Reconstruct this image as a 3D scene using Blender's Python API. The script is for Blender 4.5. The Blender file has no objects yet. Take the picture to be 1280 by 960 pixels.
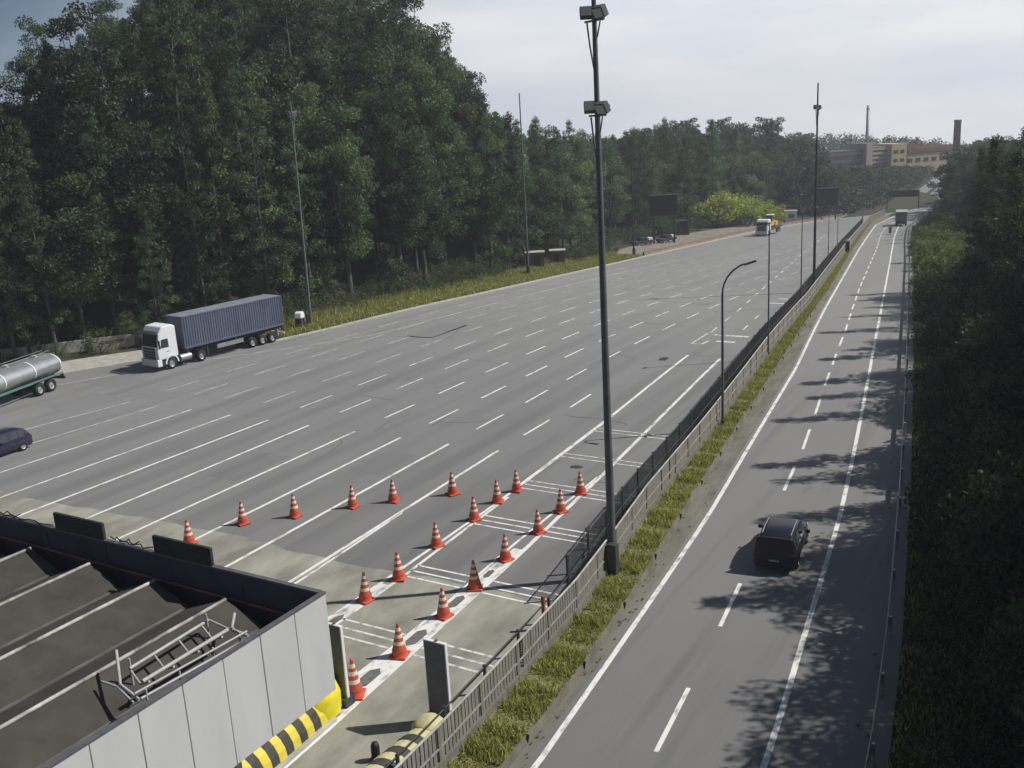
import bpy, math, random
import numpy as np
from mathutils import Vector, Matrix

random.seed(7)
RNG = np.random.default_rng(11)
SC = bpy.context.scene
COL = SC.collection
R = math.radians

# ------------------------------------------------------------------ camera
# world: X across the plaza, Y along the lanes, Z up, metres; the camera hangs on a 19 m mast at the origin
cd = bpy.data.cameras.new('traffic_camera')
cam = bpy.data.objects.new('traffic_camera', cd)
COL.objects.link(cam)
cd.sensor_width = 36.0
cd.lens = 35.26
cd.clip_start = 0.5
cd.clip_end = 9000.0
_r = Vector((0.862039, 0.503773, -0.055606)); _u = Vector((-0.081168, 0.245515, 0.965988)); _b = Vector((0.500291, -0.828207, 0.252536))
cam.matrix_world = Matrix(((_r.x, _u.x, _b.x, 0), (_r.y, _u.y, _b.y, 0), (_r.z, _u.z, _b.z, 19.0), (0, 0, 0, 1)))
SC.camera = cam

# ------------------------------------------------------------------ sun, sky, exposure
SUN_EL = 47.0
SUN_XY = Vector((0.815, 0.579)).normalized()
sun_dir = Vector((SUN_XY.x * math.cos(R(SUN_EL)), SUN_XY.y * math.cos(R(SUN_EL)), math.sin(R(SUN_EL))))
sd = bpy.data.lights.new('sun', 'SUN')
sd.energy = 5.0
sd.angle = R(0.53)
sd.color = (1.0, 0.965, 0.92)
sun = bpy.data.objects.new('sun', sd)
COL.objects.link(sun)
sun.rotation_euler = sun_dir.to_track_quat('Z', 'Y').to_euler()
sun.location = (60, 40, 80)

W = bpy.data.worlds.new('World'); SC.world = W; W.use_nodes = True
nt = W.node_tree; nt.nodes.clear()
def N(t, **kw):
    n = nt.nodes.new(t)
    for k, v in kw.items(): setattr(n, k, v)
    return n
out = N('ShaderNodeOutputWorld'); mixs = N('ShaderNodeMixShader')
bg1 = N('ShaderNodeBackground'); bg2 = N('ShaderNodeBackground')
skyt = N('ShaderNodeTexSky'); skyt.sky_type = 'NISHITA'; skyt.sun_disc = False
skyt.sun_elevation = R(SUN_EL); skyt.sun_rotation = math.atan2(SUN_XY.x, SUN_XY.y)
skyt.air_density = 1.0; skyt.dust_density = 0.25; skyt.ozone_density = 2.5
tc = N('ShaderNodeTexCoord')
lift = N('ShaderNodeVectorMath', operation='ADD'); lift.inputs[1].default_value = (0, 0, 0.08)   # the land falls away past the ridges: the sky goes on below eye level
nrm = N('ShaderNodeVectorMath', operation='NORMALIZE')
nt.links.new(tc.outputs['Generated'], lift.inputs[0]); nt.links.new(lift.outputs[0], nrm.inputs[0])
nt.links.new(nrm.outputs[0], skyt.inputs['Vector'])
nt.links.new(skyt.outputs[0], bg1.inputs['Color']); bg1.inputs['Strength'].default_value = 0.05
bg2.inputs['Color'].default_value = (0.93, 0.955, 1.0, 1); bg2.inputs['Strength'].default_value = 1.0
sep = N('ShaderNodeSeparateXYZ'); nt.links.new(nrm.outputs[0], sep.inputs[0])
# a band of thin bright cloud low in the sky, torn at its upper edge
cn = N('ShaderNodeTexNoise'); cn.inputs['Scale'].default_value = 2.6; cn.inputs['Detail'].default_value = 7; cn.inputs['Roughness'].default_value = 0.58
mp = N('ShaderNodeMapping'); mp.inputs['Scale'].default_value = (1, 1, 2.6)
nt.links.new(nrm.outputs[0], mp.inputs[0]); nt.links.new(mp.outputs[0], cn.inputs['Vector'])
dotl = N('ShaderNodeVectorMath', operation='DOT_PRODUCT'); dotl.inputs[1].default_value = (0.30, 0.95, 0.0)
nt.links.new(nrm.outputs[0], dotl.inputs[0])
def M(op, a, b, clamp=False):
    n = N('ShaderNodeMath', operation=op); n.use_clamp = clamp
    for i, v in enumerate((a, b)):
        if v is None: continue
        if isinstance(v, (int, float)): n.inputs[i].default_value = v
        else: nt.links.new(v, n.inputs[i])
    return n.outputs[0]
elev = M('MULTIPLY', sep.outputs['Z'], -3.2)
noi = M('MULTIPLY', cn.outputs['Fac'], 1.2)
f = M('ADD', M('ADD', elev, noi), M('MULTIPLY', dotl.outputs['Value'], 2.3))
f = M('ADD', f, -0.52, True)
ss = N('ShaderNodeMapRange'); ss.interpolation_type = 'SMOOTHSTEP'
nt.links.new(f, ss.inputs['Value'])
ss.inputs['To Max'].default_value = 0.95
nt.links.new(ss.outputs[0], mixs.inputs['Fac'])
# the thin cloud is itself slightly streaked
cr = N('ShaderNodeMix', data_type='RGBA')
cr.inputs['A'].default_value = (0.80, 0.84, 0.92, 1); cr.inputs['B'].default_value = (0.97, 0.97, 0.965, 1)
cn2 = N('ShaderNodeTexNoise'); cn2.inputs['Scale'].default_value = 4.0; cn2.inputs['Detail'].default_value = 5
mp2 = N('ShaderNodeMapping'); mp2.inputs['Scale'].default_value = (1, 1, 5)
nt.links.new(nrm.outputs[0], mp2.inputs[0]); nt.links.new(mp2.outputs[0], cn2.inputs['Vector'])
mr2 = N('ShaderNodeMapRange'); mr2.inputs['From Min'].default_value = 0.35; mr2.inputs['From Max'].default_value = 0.6
nt.links.new(cn2.outputs['Fac'], mr2.inputs['Value']); nt.links.new(mr2.outputs[0], cr.inputs['Factor'])
nt.links.new(cr.outputs['Result'], bg2.inputs['Color'])
nt.links.new(bg1.outputs[0], mixs.inputs[1]); nt.links.new(bg2.outputs[0], mixs.inputs[2])
nt.links.new(mixs.outputs[0], out.inputs['Surface'])

SC.view_settings.view_transform = 'Standard'
SC.view_settings.look = 'None'
SC.view_settings.exposure = 0.0
SC.view_settings.gamma = 1.0
SC.view_settings.use_curve_mapping = False
SC.render.engine = 'CYCLES'
SC.cycles.use_denoising = True
SC.cycles.max_bounces = 5
SC.cycles.diffuse_bounces = 3
SC.cycles.volume_bounces = 1
SC.cycles.transparent_max_bounces = 6
SC.cycles.sample_clamp_indirect = 4.0

# ------------------------------------------------------------------ materials
MATS = {}
def mat(name, color, rough=0.7, metal=0.0, var=0.0, scale=4.0, col2=None, bump=0.0, bscale=None, spec=0.4, detail=6.0, objvar=0.0, stretch=None, coat=0.0):
    """Principled material; colour mottled between color and col2 by noise in object space."""
    if name in MATS: return MATS[name]
    m = bpy.data.materials.new(name); m.use_nodes = True
    t = m.node_tree; b = t.nodes['Principled BSDF']
    b.inputs['Roughness'].default_value = rough; b.inputs['Metallic'].default_value = metal
    b.inputs['Specular IOR Level'].default_value = spec
    if coat: b.inputs['Coat Weight'].default_value = coat
    c = tuple(color) + (1,)
    b.inputs['Base Color'].default_value = c
    src = None
    if var > 0 or col2 is not None:
        co = t.nodes.new('ShaderNodeTexCoord'); no = t.nodes.new('ShaderNodeTexNoise')
        no.inputs['Scale'].default_value = scale; no.inputs['Detail'].default_value = detail; no.inputs['Roughness'].default_value = 0.6
        if stretch:
            mpn = t.nodes.new('ShaderNodeMapping'); mpn.inputs['Scale'].default_value = stretch
            t.links.new(co.outputs['Object'], mpn.inputs[0]); t.links.new(mpn.outputs[0], no.inputs['Vector'])
        else: t.links.new(co.outputs['Object'], no.inputs['Vector'])
        mr = t.nodes.new('ShaderNodeMapRange'); mr.inputs['From Min'].default_value = 0.32; mr.inputs['From Max'].default_value = 0.68
        t.links.new(no.outputs['Fac'], mr.inputs['Value'])
        mx = t.nodes.new('ShaderNodeMix'); mx.data_type = 'RGBA'
        c2 = tuple(col2) + (1,) if col2 is not None else tuple(min(1, x * (1 + var)) for x in color) + (1,)
        c1 = c if col2 is not None else tuple(x * (1 - var) for x in color) + (1,)
        mx.inputs['A'].default_value = c1; mx.inputs['B'].default_value = c2
        t.links.new(mr.outputs[0], mx.inputs['Factor']); src = mx.outputs['Result']
        t.links.new(src, b.inputs['Base Color'])
    if objvar > 0 and src is not None:
        oi = t.nodes.new('ShaderNodeObjectInfo'); hs = t.nodes.new('ShaderNodeHueSaturation')
        r1 = t.nodes.new('ShaderNodeMapRange'); r1.inputs['To Min'].default_value = 1 - objvar; r1.inputs['To Max'].default_value = 1 + objvar
        t.links.new(oi.outputs['Random'], r1.inputs['Value']); t.links.new(r1.outputs[0], hs.inputs['Value']); t.links.new(src, hs.inputs['Color'])
        t.links.new(hs.outputs[0], b.inputs['Base Color'])
    if bump > 0:
        co = t.nodes.new('ShaderNodeTexCoord'); no = t.nodes.new('ShaderNodeTexNoise')
        no.inputs['Scale'].default_value = bscale or scale * 6; no.inputs['Detail'].default_value = 5
        t.links.new(co.outputs['Object'], no.inputs['Vector'])
        bp = t.nodes.new('ShaderNodeBump'); bp.inputs['Strength'].default_value = bump; bp.inputs['Distance'].default_value = 0.05
        t.links.new(no.outputs['Fac'], bp.inputs['Height']); t.links.new(bp.outputs[0], b.inputs['Normal'])
    MATS[name] = m
    return m

def road_mat(name, base, dark, light, wear_dir_scale, bump=0.25, lanes=None):
    """Worn asphalt: large blotches, long wheel streaks along Y, tar spots and fine grain."""
    m = bpy.data.materials.new(name); m.use_nodes = True
    t = m.node_tree; L = t.links.new; b = t.nodes['Principled BSDF']
    b.inputs['Roughness'].default_value = 0.8; b.inputs['Specular IOR Level'].default_value = 0.3; b.inputs['Sheen Tint'].default_value = (1, .97, .91, 1); b.inputs['Sheen Weight'].default_value = 0.5; b.inputs['Sheen Roughness'].default_value = 0.5   # dusty surface, paler at a grazing look
    co = t.nodes.new('ShaderNodeTexCoord')
    def noise(scale, st, lo, hi, det=5):
        mpn = t.nodes.new('ShaderNodeMapping'); mpn.inputs['Scale'].default_value = st
        L(co.outputs['Object'], mpn.inputs[0])
        n = t.nodes.new('ShaderNodeTexNoise'); n.inputs['Scale'].default_value = scale; n.inputs['Detail'].default_value = det; n.inputs['Roughness'].default_value = 0.62
        L(mpn.outputs[0], n.inputs['Vector'])
        r = t.nodes.new('ShaderNodeMapRange'); r.inputs['From Min'].default_value = lo; r.inputs['From Max'].default_value = hi
        L(n.outputs['Fac'], r.inputs['Value']); return r.outputs[0]
    def mix(f, a, bb, mode='MIX', fac=None):
        x = t.nodes.new('ShaderNodeMix'); x.data_type = 'RGBA'; x.blend_type = mode
        if isinstance(f, float): x.inputs['Factor'].default_value = f
        else:
            if fac is not None:
                mm = t.nodes.new('ShaderNodeMath'); mm.operation = 'MULTIPLY'; mm.inputs[1].default_value = fac; L(f, mm.inputs[0]); f = mm.outputs[0]
            L(f, x.inputs['Factor'])
        for k, v in (('A', a), ('B', bb)):
            if isinstance(v, tuple): x.inputs[k].default_value = v + (1,)
            else: L(v, x.inputs[k])
        return x.outputs['Result']
    c = mix(noise(0.07, (1, 1, 1), .35, .65), base, light, fac=.75)
    c = mix(noise(wear_dir_scale, (1, 0.03, 1), .52, .72, 3), c, dark, fac=.75)
    c = mix(noise(0.5, (1, .12, 1), .55, .75), c, dark, fac=.45)
    c = mix(noise(0.9, (1, .3, 1), .6, .72, 6), c, light, fac=.5)
    c = mix(noise(0.35, (1, .5, 1), .66, .72, 8), c, dark, fac=.8)
    c = mix(noise(14, (1, 1, 1), .3, .7, 4), c, dark, fac=.35)
    # grazing-angle brightening of the distant pavement, painted into the base colour along Y
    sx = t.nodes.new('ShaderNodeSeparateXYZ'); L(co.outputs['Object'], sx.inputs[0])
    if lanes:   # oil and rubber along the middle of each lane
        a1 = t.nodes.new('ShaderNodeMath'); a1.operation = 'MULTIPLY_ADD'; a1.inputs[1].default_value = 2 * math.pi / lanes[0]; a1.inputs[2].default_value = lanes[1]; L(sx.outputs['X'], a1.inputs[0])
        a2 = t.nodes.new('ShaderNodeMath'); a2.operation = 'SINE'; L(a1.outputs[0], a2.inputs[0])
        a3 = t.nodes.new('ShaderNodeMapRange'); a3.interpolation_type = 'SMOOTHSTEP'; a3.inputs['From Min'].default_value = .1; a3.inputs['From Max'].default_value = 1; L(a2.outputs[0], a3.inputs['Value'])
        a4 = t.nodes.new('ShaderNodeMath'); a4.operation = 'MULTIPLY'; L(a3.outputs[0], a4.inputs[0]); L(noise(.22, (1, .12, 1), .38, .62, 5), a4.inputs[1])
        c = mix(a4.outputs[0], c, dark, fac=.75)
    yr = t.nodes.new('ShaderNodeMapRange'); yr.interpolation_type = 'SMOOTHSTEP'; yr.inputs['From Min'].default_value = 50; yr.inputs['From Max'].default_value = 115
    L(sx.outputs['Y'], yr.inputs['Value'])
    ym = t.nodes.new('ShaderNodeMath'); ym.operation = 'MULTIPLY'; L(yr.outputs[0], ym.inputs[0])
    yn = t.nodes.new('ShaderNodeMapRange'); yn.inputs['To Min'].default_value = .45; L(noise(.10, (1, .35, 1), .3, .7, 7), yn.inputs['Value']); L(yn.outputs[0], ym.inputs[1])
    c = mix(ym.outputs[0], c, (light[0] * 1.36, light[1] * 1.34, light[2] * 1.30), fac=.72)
    L(c, b.inputs['Base Color'])
    n = t.nodes.new('ShaderNodeTexNoise'); n.inputs['Scale'].default_value = 40; n.inputs['Detail'].default_value = 3
    L(co.outputs['Object'], n.inputs['Vector'])
    bp = t.nodes.new('ShaderNodeBump'); bp.inputs['Strength'].default_value = bump; bp.inputs['Distance'].default_value = 0.02
    L(n.outputs['Fac'], bp.inputs['Height']); L(bp.outputs[0], b.inputs['Normal'])
    MATS[name] = m
    return m

def paint_mat(name, color, under, lo, hi):
    """Road paint worn through to the asphalt in patches."""
    m = bpy.data.materials.new(name); m.use_nodes = True
    t = m.node_tree; L = t.links.new; b = t.nodes['Principled BSDF']; b.inputs['Roughness'].default_value = 0.7
    co = t.nodes.new('ShaderNodeTexCoord'); mpn = t.nodes.new('ShaderNodeMapping'); mpn.inputs['Scale'].default_value = (1, .35, 1)
    L(co.outputs['Object'], mpn.inputs[0])
    n = t.nodes.new('ShaderNodeTexNoise'); n.inputs['Scale'].default_value = 3.0; n.inputs['Detail'].default_value = 7; n.inputs['Roughness'].default_value = .7
    L(mpn.outputs[0], n.inputs['Vector'])
    r = t.nodes.new('ShaderNodeMapRange'); r.inputs['From Min'].default_value = lo; r.inputs['From Max'].default_value = hi
    L(n.outputs['Fac'], r.inputs['Value'])
    x = t.nodes.new('ShaderNodeMix'); x.data_type = 'RGBA'; x.inputs['A'].default_value = color + (1,); x.inputs['B'].default_value = under + (1,)
    L(r.outputs[0], x.inputs['Factor']); L(x.outputs['Result'], b.inputs['Base Color'])
    MATS[name] = m
    return m

def leaf_mat(name, dark, light, objvar=0.25, trans=0.35, gloss=0.03):
    """Foliage: each leaf carries a tone of its own, each tree a shade of its own, light passes through."""
    m = bpy.data.materials.new(name); m.use_nodes = True
    t = m.node_tree; L = t.links.new; t.nodes.remove(t.nodes['Principled BSDF'])
    o = t.nodes['Material Output']
    at = t.nodes.new('ShaderNodeAttribute'); at.attribute_name = 'tone'
    x = t.nodes.new('ShaderNodeMix'); x.data_type = 'RGBA'; x.inputs['A'].default_value = dark + (1,); x.inputs['B'].default_value = light + (1,)
    L(at.outputs['Fac'], x.inputs['Factor'])
    oi = t.nodes.new('ShaderNodeObjectInfo'); hs = t.nodes.new('ShaderNodeHueSaturation')
    r1 = t.nodes.new('ShaderNodeMapRange'); r1.inputs['To Min'].default_value = 1 - objvar; r1.inputs['To Max'].default_value = 1 + objvar
    L(oi.outputs['Random'], r1.inputs['Value']); L(r1.outputs[0], hs.inputs['Value'])
    r2 = t.nodes.new('ShaderNodeMapRange'); r2.inputs['To Min'].default_value = 0.475; r2.inputs['To Max'].default_value = 0.53
    mm = t.nodes.new('ShaderNodeMath'); mm.operation = 'FRACT'; mu = t.nodes.new('ShaderNodeMath'); mu.operation = 'MULTIPLY'; mu.inputs[1].default_value = 7.31
    L(oi.outputs['Random'], mu.inputs[0]); L(mu.outputs[0], mm.inputs[0]); L(mm.outputs[0], r2.inputs['Value']); L(r2.outputs[0], hs.inputs['Hue'])
    L(x.outputs['Result'], hs.inputs['Color'])
    d = t.nodes.new('ShaderNodeBsdfDiffuse'); tr = t.nodes.new('ShaderNodeBsdfTranslucent'); ms = t.nodes.new('ShaderNodeMixShader'); ms.inputs[0].default_value = trans
    gl = t.nodes.new('ShaderNodeBsdfGlossy'); gl.inputs['Roughness'].default_value = 0.6; gl.inputs['Color'].default_value = (.7, .75, .8, 1); m2 = t.nodes.new('ShaderNodeMixShader'); m2.inputs[0].default_value = gloss
    L(hs.outputs[0], d.inputs['Color']); L(hs.outputs[0], tr.inputs['Color'])
    L(d.outputs[0], ms.inputs[1]); L(tr.outputs[0], ms.inputs[2]); L(ms.outputs[0], m2.inputs[1]); L(gl.outputs[0], m2.inputs[2]); L(m2.outputs[0], o.inputs['Surface'])
    MATS[name] = m
    return m

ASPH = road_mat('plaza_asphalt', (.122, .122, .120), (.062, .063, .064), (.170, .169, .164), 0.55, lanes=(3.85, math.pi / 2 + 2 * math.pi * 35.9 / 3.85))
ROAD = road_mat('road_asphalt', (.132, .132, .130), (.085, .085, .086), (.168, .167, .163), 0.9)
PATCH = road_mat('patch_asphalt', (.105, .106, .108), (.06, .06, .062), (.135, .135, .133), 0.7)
CONC = mat('apron_concrete', (.17, .165, .135), .85, col2=(.36, .345, .285), scale=.55, bump=.25, bscale=18, detail=10, stretch=(1, .5, 1))
CONC2 = mat('stained_concrete', (.10, .092, .072), .9, col2=(.19, .175, .14), scale=.9, bump=.3, bscale=15, detail=9)
CONCP = mat('pale_concrete', (.36, .35, .31), .85, var=.25, scale=1.4, bump=.2)
GUT = mat('gutter_concrete', (.10, .095, .075), .9, col2=(.19, .18, .15), scale=1.1, bump=.3, bscale=12, detail=9, stretch=(1, .3, 1))
PAINT = paint_mat('white_road_paint', (.72, .71, .66), (.15, .15, .145), .50, .70)
PAINTW = paint_mat('worn_road_paint', (.66, .65, .61), (.20, .20, .195), .46, .66)
PAINTF = paint_mat('faded_road_paint', (.50, .495, .47), (.24, .24, .235), .44, .64)
STEEL = mat('galvanised_steel', (.36, .37, .37), .5, .6, var=.15, scale=3)
GALV = mat('dull_galvanised_pole', (.11, .12, .12), .65, .2, var=.2, scale=1.5)
DARKST = mat('weathered_steel', (.055, .06, .062), .6, .3, var=.25, scale=2)
WHITE = mat('white_paint', (.72, .73, .74), .45, var=.06, scale=2)
FASC = mat('fascia_panel_paint', (.50, .51, .50), .5, var=.07, scale=.8, stretch=(1, 1, .25))
BLACK = mat('black_plastic', (.012, .012, .013), .6)
RUB = mat('tyre_rubber', (.022, .022, .022), .85, var=.3, scale=8)
GLASS = mat('dark_glass', (.030, .036, .045), .06, spec=.7)
ORANGE = mat('cone_orange', (.50, .085, .045), .55, var=.18, scale=6)
CWHITE = mat('cone_band', (.70, .62, .50), .5, var=.15, scale=9)
YELL = mat('kerb_yellow', (.70, .58, .05), .6, col2=(.55, .45, .08), scale=3)
YELLP = mat('dusty_yellow', (.60, .54, .26), .7, col2=(.45, .42, .26), scale=3)
STRB = mat('kerb_black', (.05, .048, .04), .75, var=.3, scale=5)
ROOFM = mat('roof_sheet', (.034, .031, .024), .8, col2=(.062, .056, .045), scale=.9, bump=.1, detail=9)
RIDGE = mat('ridge_cap', (.09, .085, .078), .6, col2=(.52, .50, .46), scale=1.6, detail=9)
GUTT = mat('dark_gutter', (.03, .03, .032), .8, var=.3)
NAVY = mat('parapet_navy', (.045, .05, .075), .6, var=.3, scale=1.0)
REDP = mat('red_pipe', (.30, .09, .05), .6, var=.3, scale=1.2)
DIRT = mat('bare_dirt', (.13, .12, .10), .95, col2=(.27, .24, .20), scale=.8, bump=.4, detail=9)
GRASSG = mat('grass_ground', (.10, .105, .03), .95, col2=(.24, .215, .10), scale=1.4, bump=.4, detail=9)
FLOOR = mat('forest_floor', (.022, .026, .010), .95, col2=(.05, .05, .02), scale=.25, bump=.5, bscale=2, detail=9)
PLANT = mat('stained_render', (.20, .19, .165), .9, col2=(.11, .105, .09), scale=1.6, stretch=(3, 3, .35), detail=9)
PICK = mat('weathered_picket', (.25, .235, .205), .85, col2=(.14, .13, .11), scale=2.0, stretch=(4, 4, .4), detail=8)
BARK = mat('bark', (.06, .052, .042), .95, col2=(.11, .10, .085), scale=3, stretch=(1, 1, .15), bump=.5)
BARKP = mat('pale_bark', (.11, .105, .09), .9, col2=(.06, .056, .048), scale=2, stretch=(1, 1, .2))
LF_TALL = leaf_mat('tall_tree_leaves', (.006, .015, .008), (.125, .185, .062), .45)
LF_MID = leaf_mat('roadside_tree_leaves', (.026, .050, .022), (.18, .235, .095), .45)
LF_BROAD = leaf_mat('broadleaf_leaves', (.014, .028, .012), (.115, .160, .058), .4)
LF_SHRUB = leaf_mat('shrub_leaves', (.035, .055, .018), (.10, .13, .04))
LF_LIME = leaf_mat('lime_shrub_leaves', (.25, .31, .035), (.47, .52, .075), .12, .45)
LF_SUN = leaf_mat('sunlit_bush_leaves', (.075, .105, .025), (.25, .29, .07), .2, .4)
LF_FAR = leaf_mat('far_leaves', (.035, .055, .028), (.10, .13, .06))
GRASS = leaf_mat('grass_blades', (.145, .165, .03), (.45, .43, .12), .12, .4, .03)
GRASSY = leaf_mat('dry_grass_blades', (.18, .20, .045), (.46, .44, .14), .12, .4, .03)

# ------------------------------------------------------------------ helpers
class MB:
    def __init__(s): s.v = []; s.f = []; s.smooth = []
    def add(s, vs, fs, smooth=False):
        o = len(s.v); s.v += [tuple(p) for p in vs]
        for q in fs: s.f.append(tuple(i + o for i in q)); s.smooth.append(smooth)
        return s
    def box(s, c, d, rot=None, taper=None):
        x, y, z = d[0] / 2, d[1] / 2, d[2] / 2
        tx, ty = taper or (1, 1)
        P = [Vector((sx * x * (tx if sz > 0 else 1), sy * y * (ty if sz > 0 else 1), sz * z)) for sz in (-1, 1) for sy in (-1, 1) for sx in (-1, 1)]
        if rot is not None: P = [rot @ p for p in P]
        c = Vector(c)
        return s.add([c + p for p in P], [(0, 2, 3, 1), (4, 5, 7, 6), (0, 1, 5, 4), (2, 6, 7, 3), (0, 4, 6, 2), (1, 3, 7, 5)])
    def cyl(s, a, b, r0, r1=None, n=10, caps=True):
        a, b = Vector(a), Vector(b); r1 = r0 if r1 is None else r1
        d = (b - a).normalized(); h = Vector((0, 0, 1)) if abs(d.z) < .9 else Vector((1, 0, 0))
        u = d.cross(h).normalized(); w = d.cross(u)
        vs = []
        for c, r in ((a, r0), (b, r1)):
            for i in range(n):
                t = 2 * math.pi * i / n; vs.append(c + u * (math.cos(t) * r) + w * (math.sin(t) * r))
        s.add(vs, [(i, i + n, (i + 1) % n + n, (i + 1) % n) for i in range(n)], True)
        if caps: s.add(vs, [tuple(range(n)), tuple(range(2 * n - 1, n - 1, -1))])
        return s
    def tube(s, pts, r, n=8):
        pts = [Vector(p) for p in pts]
        rs = r if isinstance(r, (list, tuple)) else [r] * len(pts)
        vs = []; ref = Vector((.31, .2, .93)).normalized()
        for k, p in enumerate(pts):
            d = (pts[min(k + 1, len(pts) - 1)] - pts[max(k - 1, 0)]).normalized()
            u = d.cross(ref)
            if u.length < .1: u = d.cross(Vector((1, 0, 0)))
            u.normalize(); w = d.cross(u)
            for i in range(n):
                t = 2 * math.pi * i / n; vs.append(p + u * (math.cos(t) * rs[k]) + w * (math.sin(t) * rs[k]))
        fs = [(k * n + i, k * n + (i + 1) % n, (k + 1) * n + (i + 1) % n, (k + 1) * n + i) for k in range(len(pts) - 1) for i in range(n)]
        s.add(vs, fs, True)
        s.add(vs[:n], [tuple(range(n))]); s.add(vs[-n:], [tuple(range(n - 1, -1, -1))])
        return s
    def lathe(s, prof, c=(0, 0, 0), n=16, smooth=True):
        c = Vector(c); vs = []
        for r, z in prof:
            for i in range(n):
                t = 2 * math.pi * i / n; vs.append(c + Vector((math.cos(t) * r, math.sin(t) * r, z)))
        s.add(vs, [(k * n + i, k * n + (i + 1) % n, (k + 1) * n + (i + 1) % n, (k + 1) * n + i) for k in range(len(prof) - 1) for i in range(n)], smooth)
        m = len(prof) - 1
        if prof[0][0] > .001: s.add(vs[:n], [tuple(range(n - 1, -1, -1))])
        if prof[-1][0] > .001: s.add(vs[m * n:], [tuple(range(n))])
        return s
    def prism(s, prof, a, b, axis='y'):
        """profile (u,z) extruded along an axis from a to b"""
        n = len(prof)
        def P(u, t, z): return (u, t, z) if axis == 'y' else (t, u, z)
        vs = [P(u, a, z) for u, z in prof] + [P(u, b, z) for u, z in prof]
        return s.add(vs, [(i, (i + 1) % n, (i + 1) % n + n, i + n) for i in range(n)] + [tuple(range(n - 1, -1, -1)), tuple(range(n, 2 * n))])
    def quad(s, a, b, c, d): return s.add([a, b, c, d], [(0, 1, 2, 3)])
    def mesh(s, name):
        me = bpy.data.meshes.new(name); me.from_pydata(s.v, [], s.f); me.polygons.foreach_set('use_smooth', s.smooth)
        me.update(); return me
    def build(s, name, m=None, parent=None, bevel=0.0, fix=True):
        me = s.mesh(name)
        if fix:
            import bmesh
            bm = bmesh.new(); bm.from_mesh(me); bmesh.ops.recalc_face_normals(bm, faces=bm.faces); bm.to_mesh(me); bm.free()
        if m: me.materials.append(m)
        o = bpy.data.objects.new(name, me); COL.objects.link(o)
        if parent: o.parent = parent
        if bevel:
            b = o.modifiers.new('bevel', 'BEVEL'); b.width = bevel; b.segments = 2; b.limit_method = 'ANGLE'; b.angle_limit = R(40)
        return o

def tag(o, label=None, cat=None, group=None, kind=None):
    if label: o['label'] = label
    if cat: o['category'] = cat
    if group: o['group'] = group
    if kind: o['kind'] = kind
    return o
def thing(name, label, cat, loc=(0, 0, 0), rz=0.0, group=None):
    o = bpy.data.objects.new(name, None); COL.objects.link(o); o.empty_display_size = .3
    o.location = loc; o.rotation_euler = (0, 0, rz)
    return tag(o, label, cat, group)
def struct(o): o['kind'] = 'structure'; return o
KIDS = {}
def copy_tree(o, loc=None, rz=None, sc=None, label=None, group=None, parent=None):
    c = o.copy(); COL.objects.link(c)
    if parent: c.parent = parent
    if loc is not None: c.location = loc
    if rz is not None: c.rotation_euler = (0, 0, rz)
    if sc is not None: c.scale = sc
    if label: c['label'] = label
    if group: c['group'] = group
    if o.name not in KIDS: KIDS[o.name] = list(o.children)
    for ch in KIDS[o.name]: copy_tree(ch, parent=c)
    return c

# ------------------------------------------------------------------ the lie of the land
def zg(y):
    """the road drops gently away beyond the plaza and levels out"""
    y = np.asarray(y, float)
    z = np.where(y < 65, 0, np.where(y < 105, -(y - 65) ** 2 * .05 / 80, -1.0 - (y - 105) * .05))
    z = np.where(y > 235, -7.5 - (1 - np.exp(-(y - 235) / 60.)) * 3.0, z)
    return z
def Z(y): return float(zg(y))
def poly(pts):
    a = np.array(pts, float)
    return lambda y: np.interp(y, a[:, 0], a[:, 1])
x_left = poly([(-25, -112), (20, -95), (40, -83.5), (48.4, -79.7), (58, -75.0), (69.5, -67.4), (76, -66.4), (100, -64.5), (130, -64.2), (205, -64.0), (235, -61.5), (262, -56.5), (300, -53), (340, -54.5), (390, -57), (460, -62)])
x_fence = poly([(-25, -14.6), (8, -15.6), (21.5, -16.0), (31.4, -16.65), (36, -17.25), (42, -18.15), (53.6, -19.4), (66.4, -21.0), (76, -22.3), (98.4, -25.1), (126.6, -29.6), (163, -35.4), (208, -42.2), (231.6, -45.8), (255, -47.2), (300, -48.2), (390, -53), (460, -58)])
x_grass = poly([(-25, -13.2), (8, -14.1), (21.9, -14.55), (26.9, -14.8), (34.7, -15.7), (44.7, -17.1), (52.5, -18.1), (65.3, -19.7), (83.6, -22.2), (113, -26.5), (156, -33.6), (200, -40.6), (231, -45.3), (255, -46.7), (300, -47.7), (390, -52.5), (460, -57.5)])
x_rl = poly([(-25, -12.5), (8, -13.1), (22.7, -13.7), (32.4, -14.55), (43.6, -15.62), (54, -16.95), (73.4, -19.36), (102.6, -24.1), (168.6, -34.7), (204.7, -40.2), (231.6, -44.2), (255, -45.4), (300, -46.6), (390, -51.5), (460, -56.5)])
x_rr = poly([(-25, -4.2), (8, -6.3), (26, -7.55), (35.3, -8.66), (45.4, -9.84), (56, -11.4), (72.1, -13.9), (97.6, -17.96), (146.4, -25.92), (194.9, -33.9), (226.4, -38.6), (250.8, -40.6), (300, -42), (390, -47), (460, -52)])
x_rail = poly([(-25, -1.2), (8, -3.2), (27, -4.77), (35, -5.75), (49.5, -7.85), (71, -11.2), (106.4, -16.9), (150, -24.0), (189.5, -30.7), (221.4, -35.6), (256, -38.8), (300, -40), (390, -45), (460, -50)])
def YS(a, b, step=3.0): return list(np.linspace(a, b, max(2, int(abs(b - a) / step) + 1)))
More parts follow.
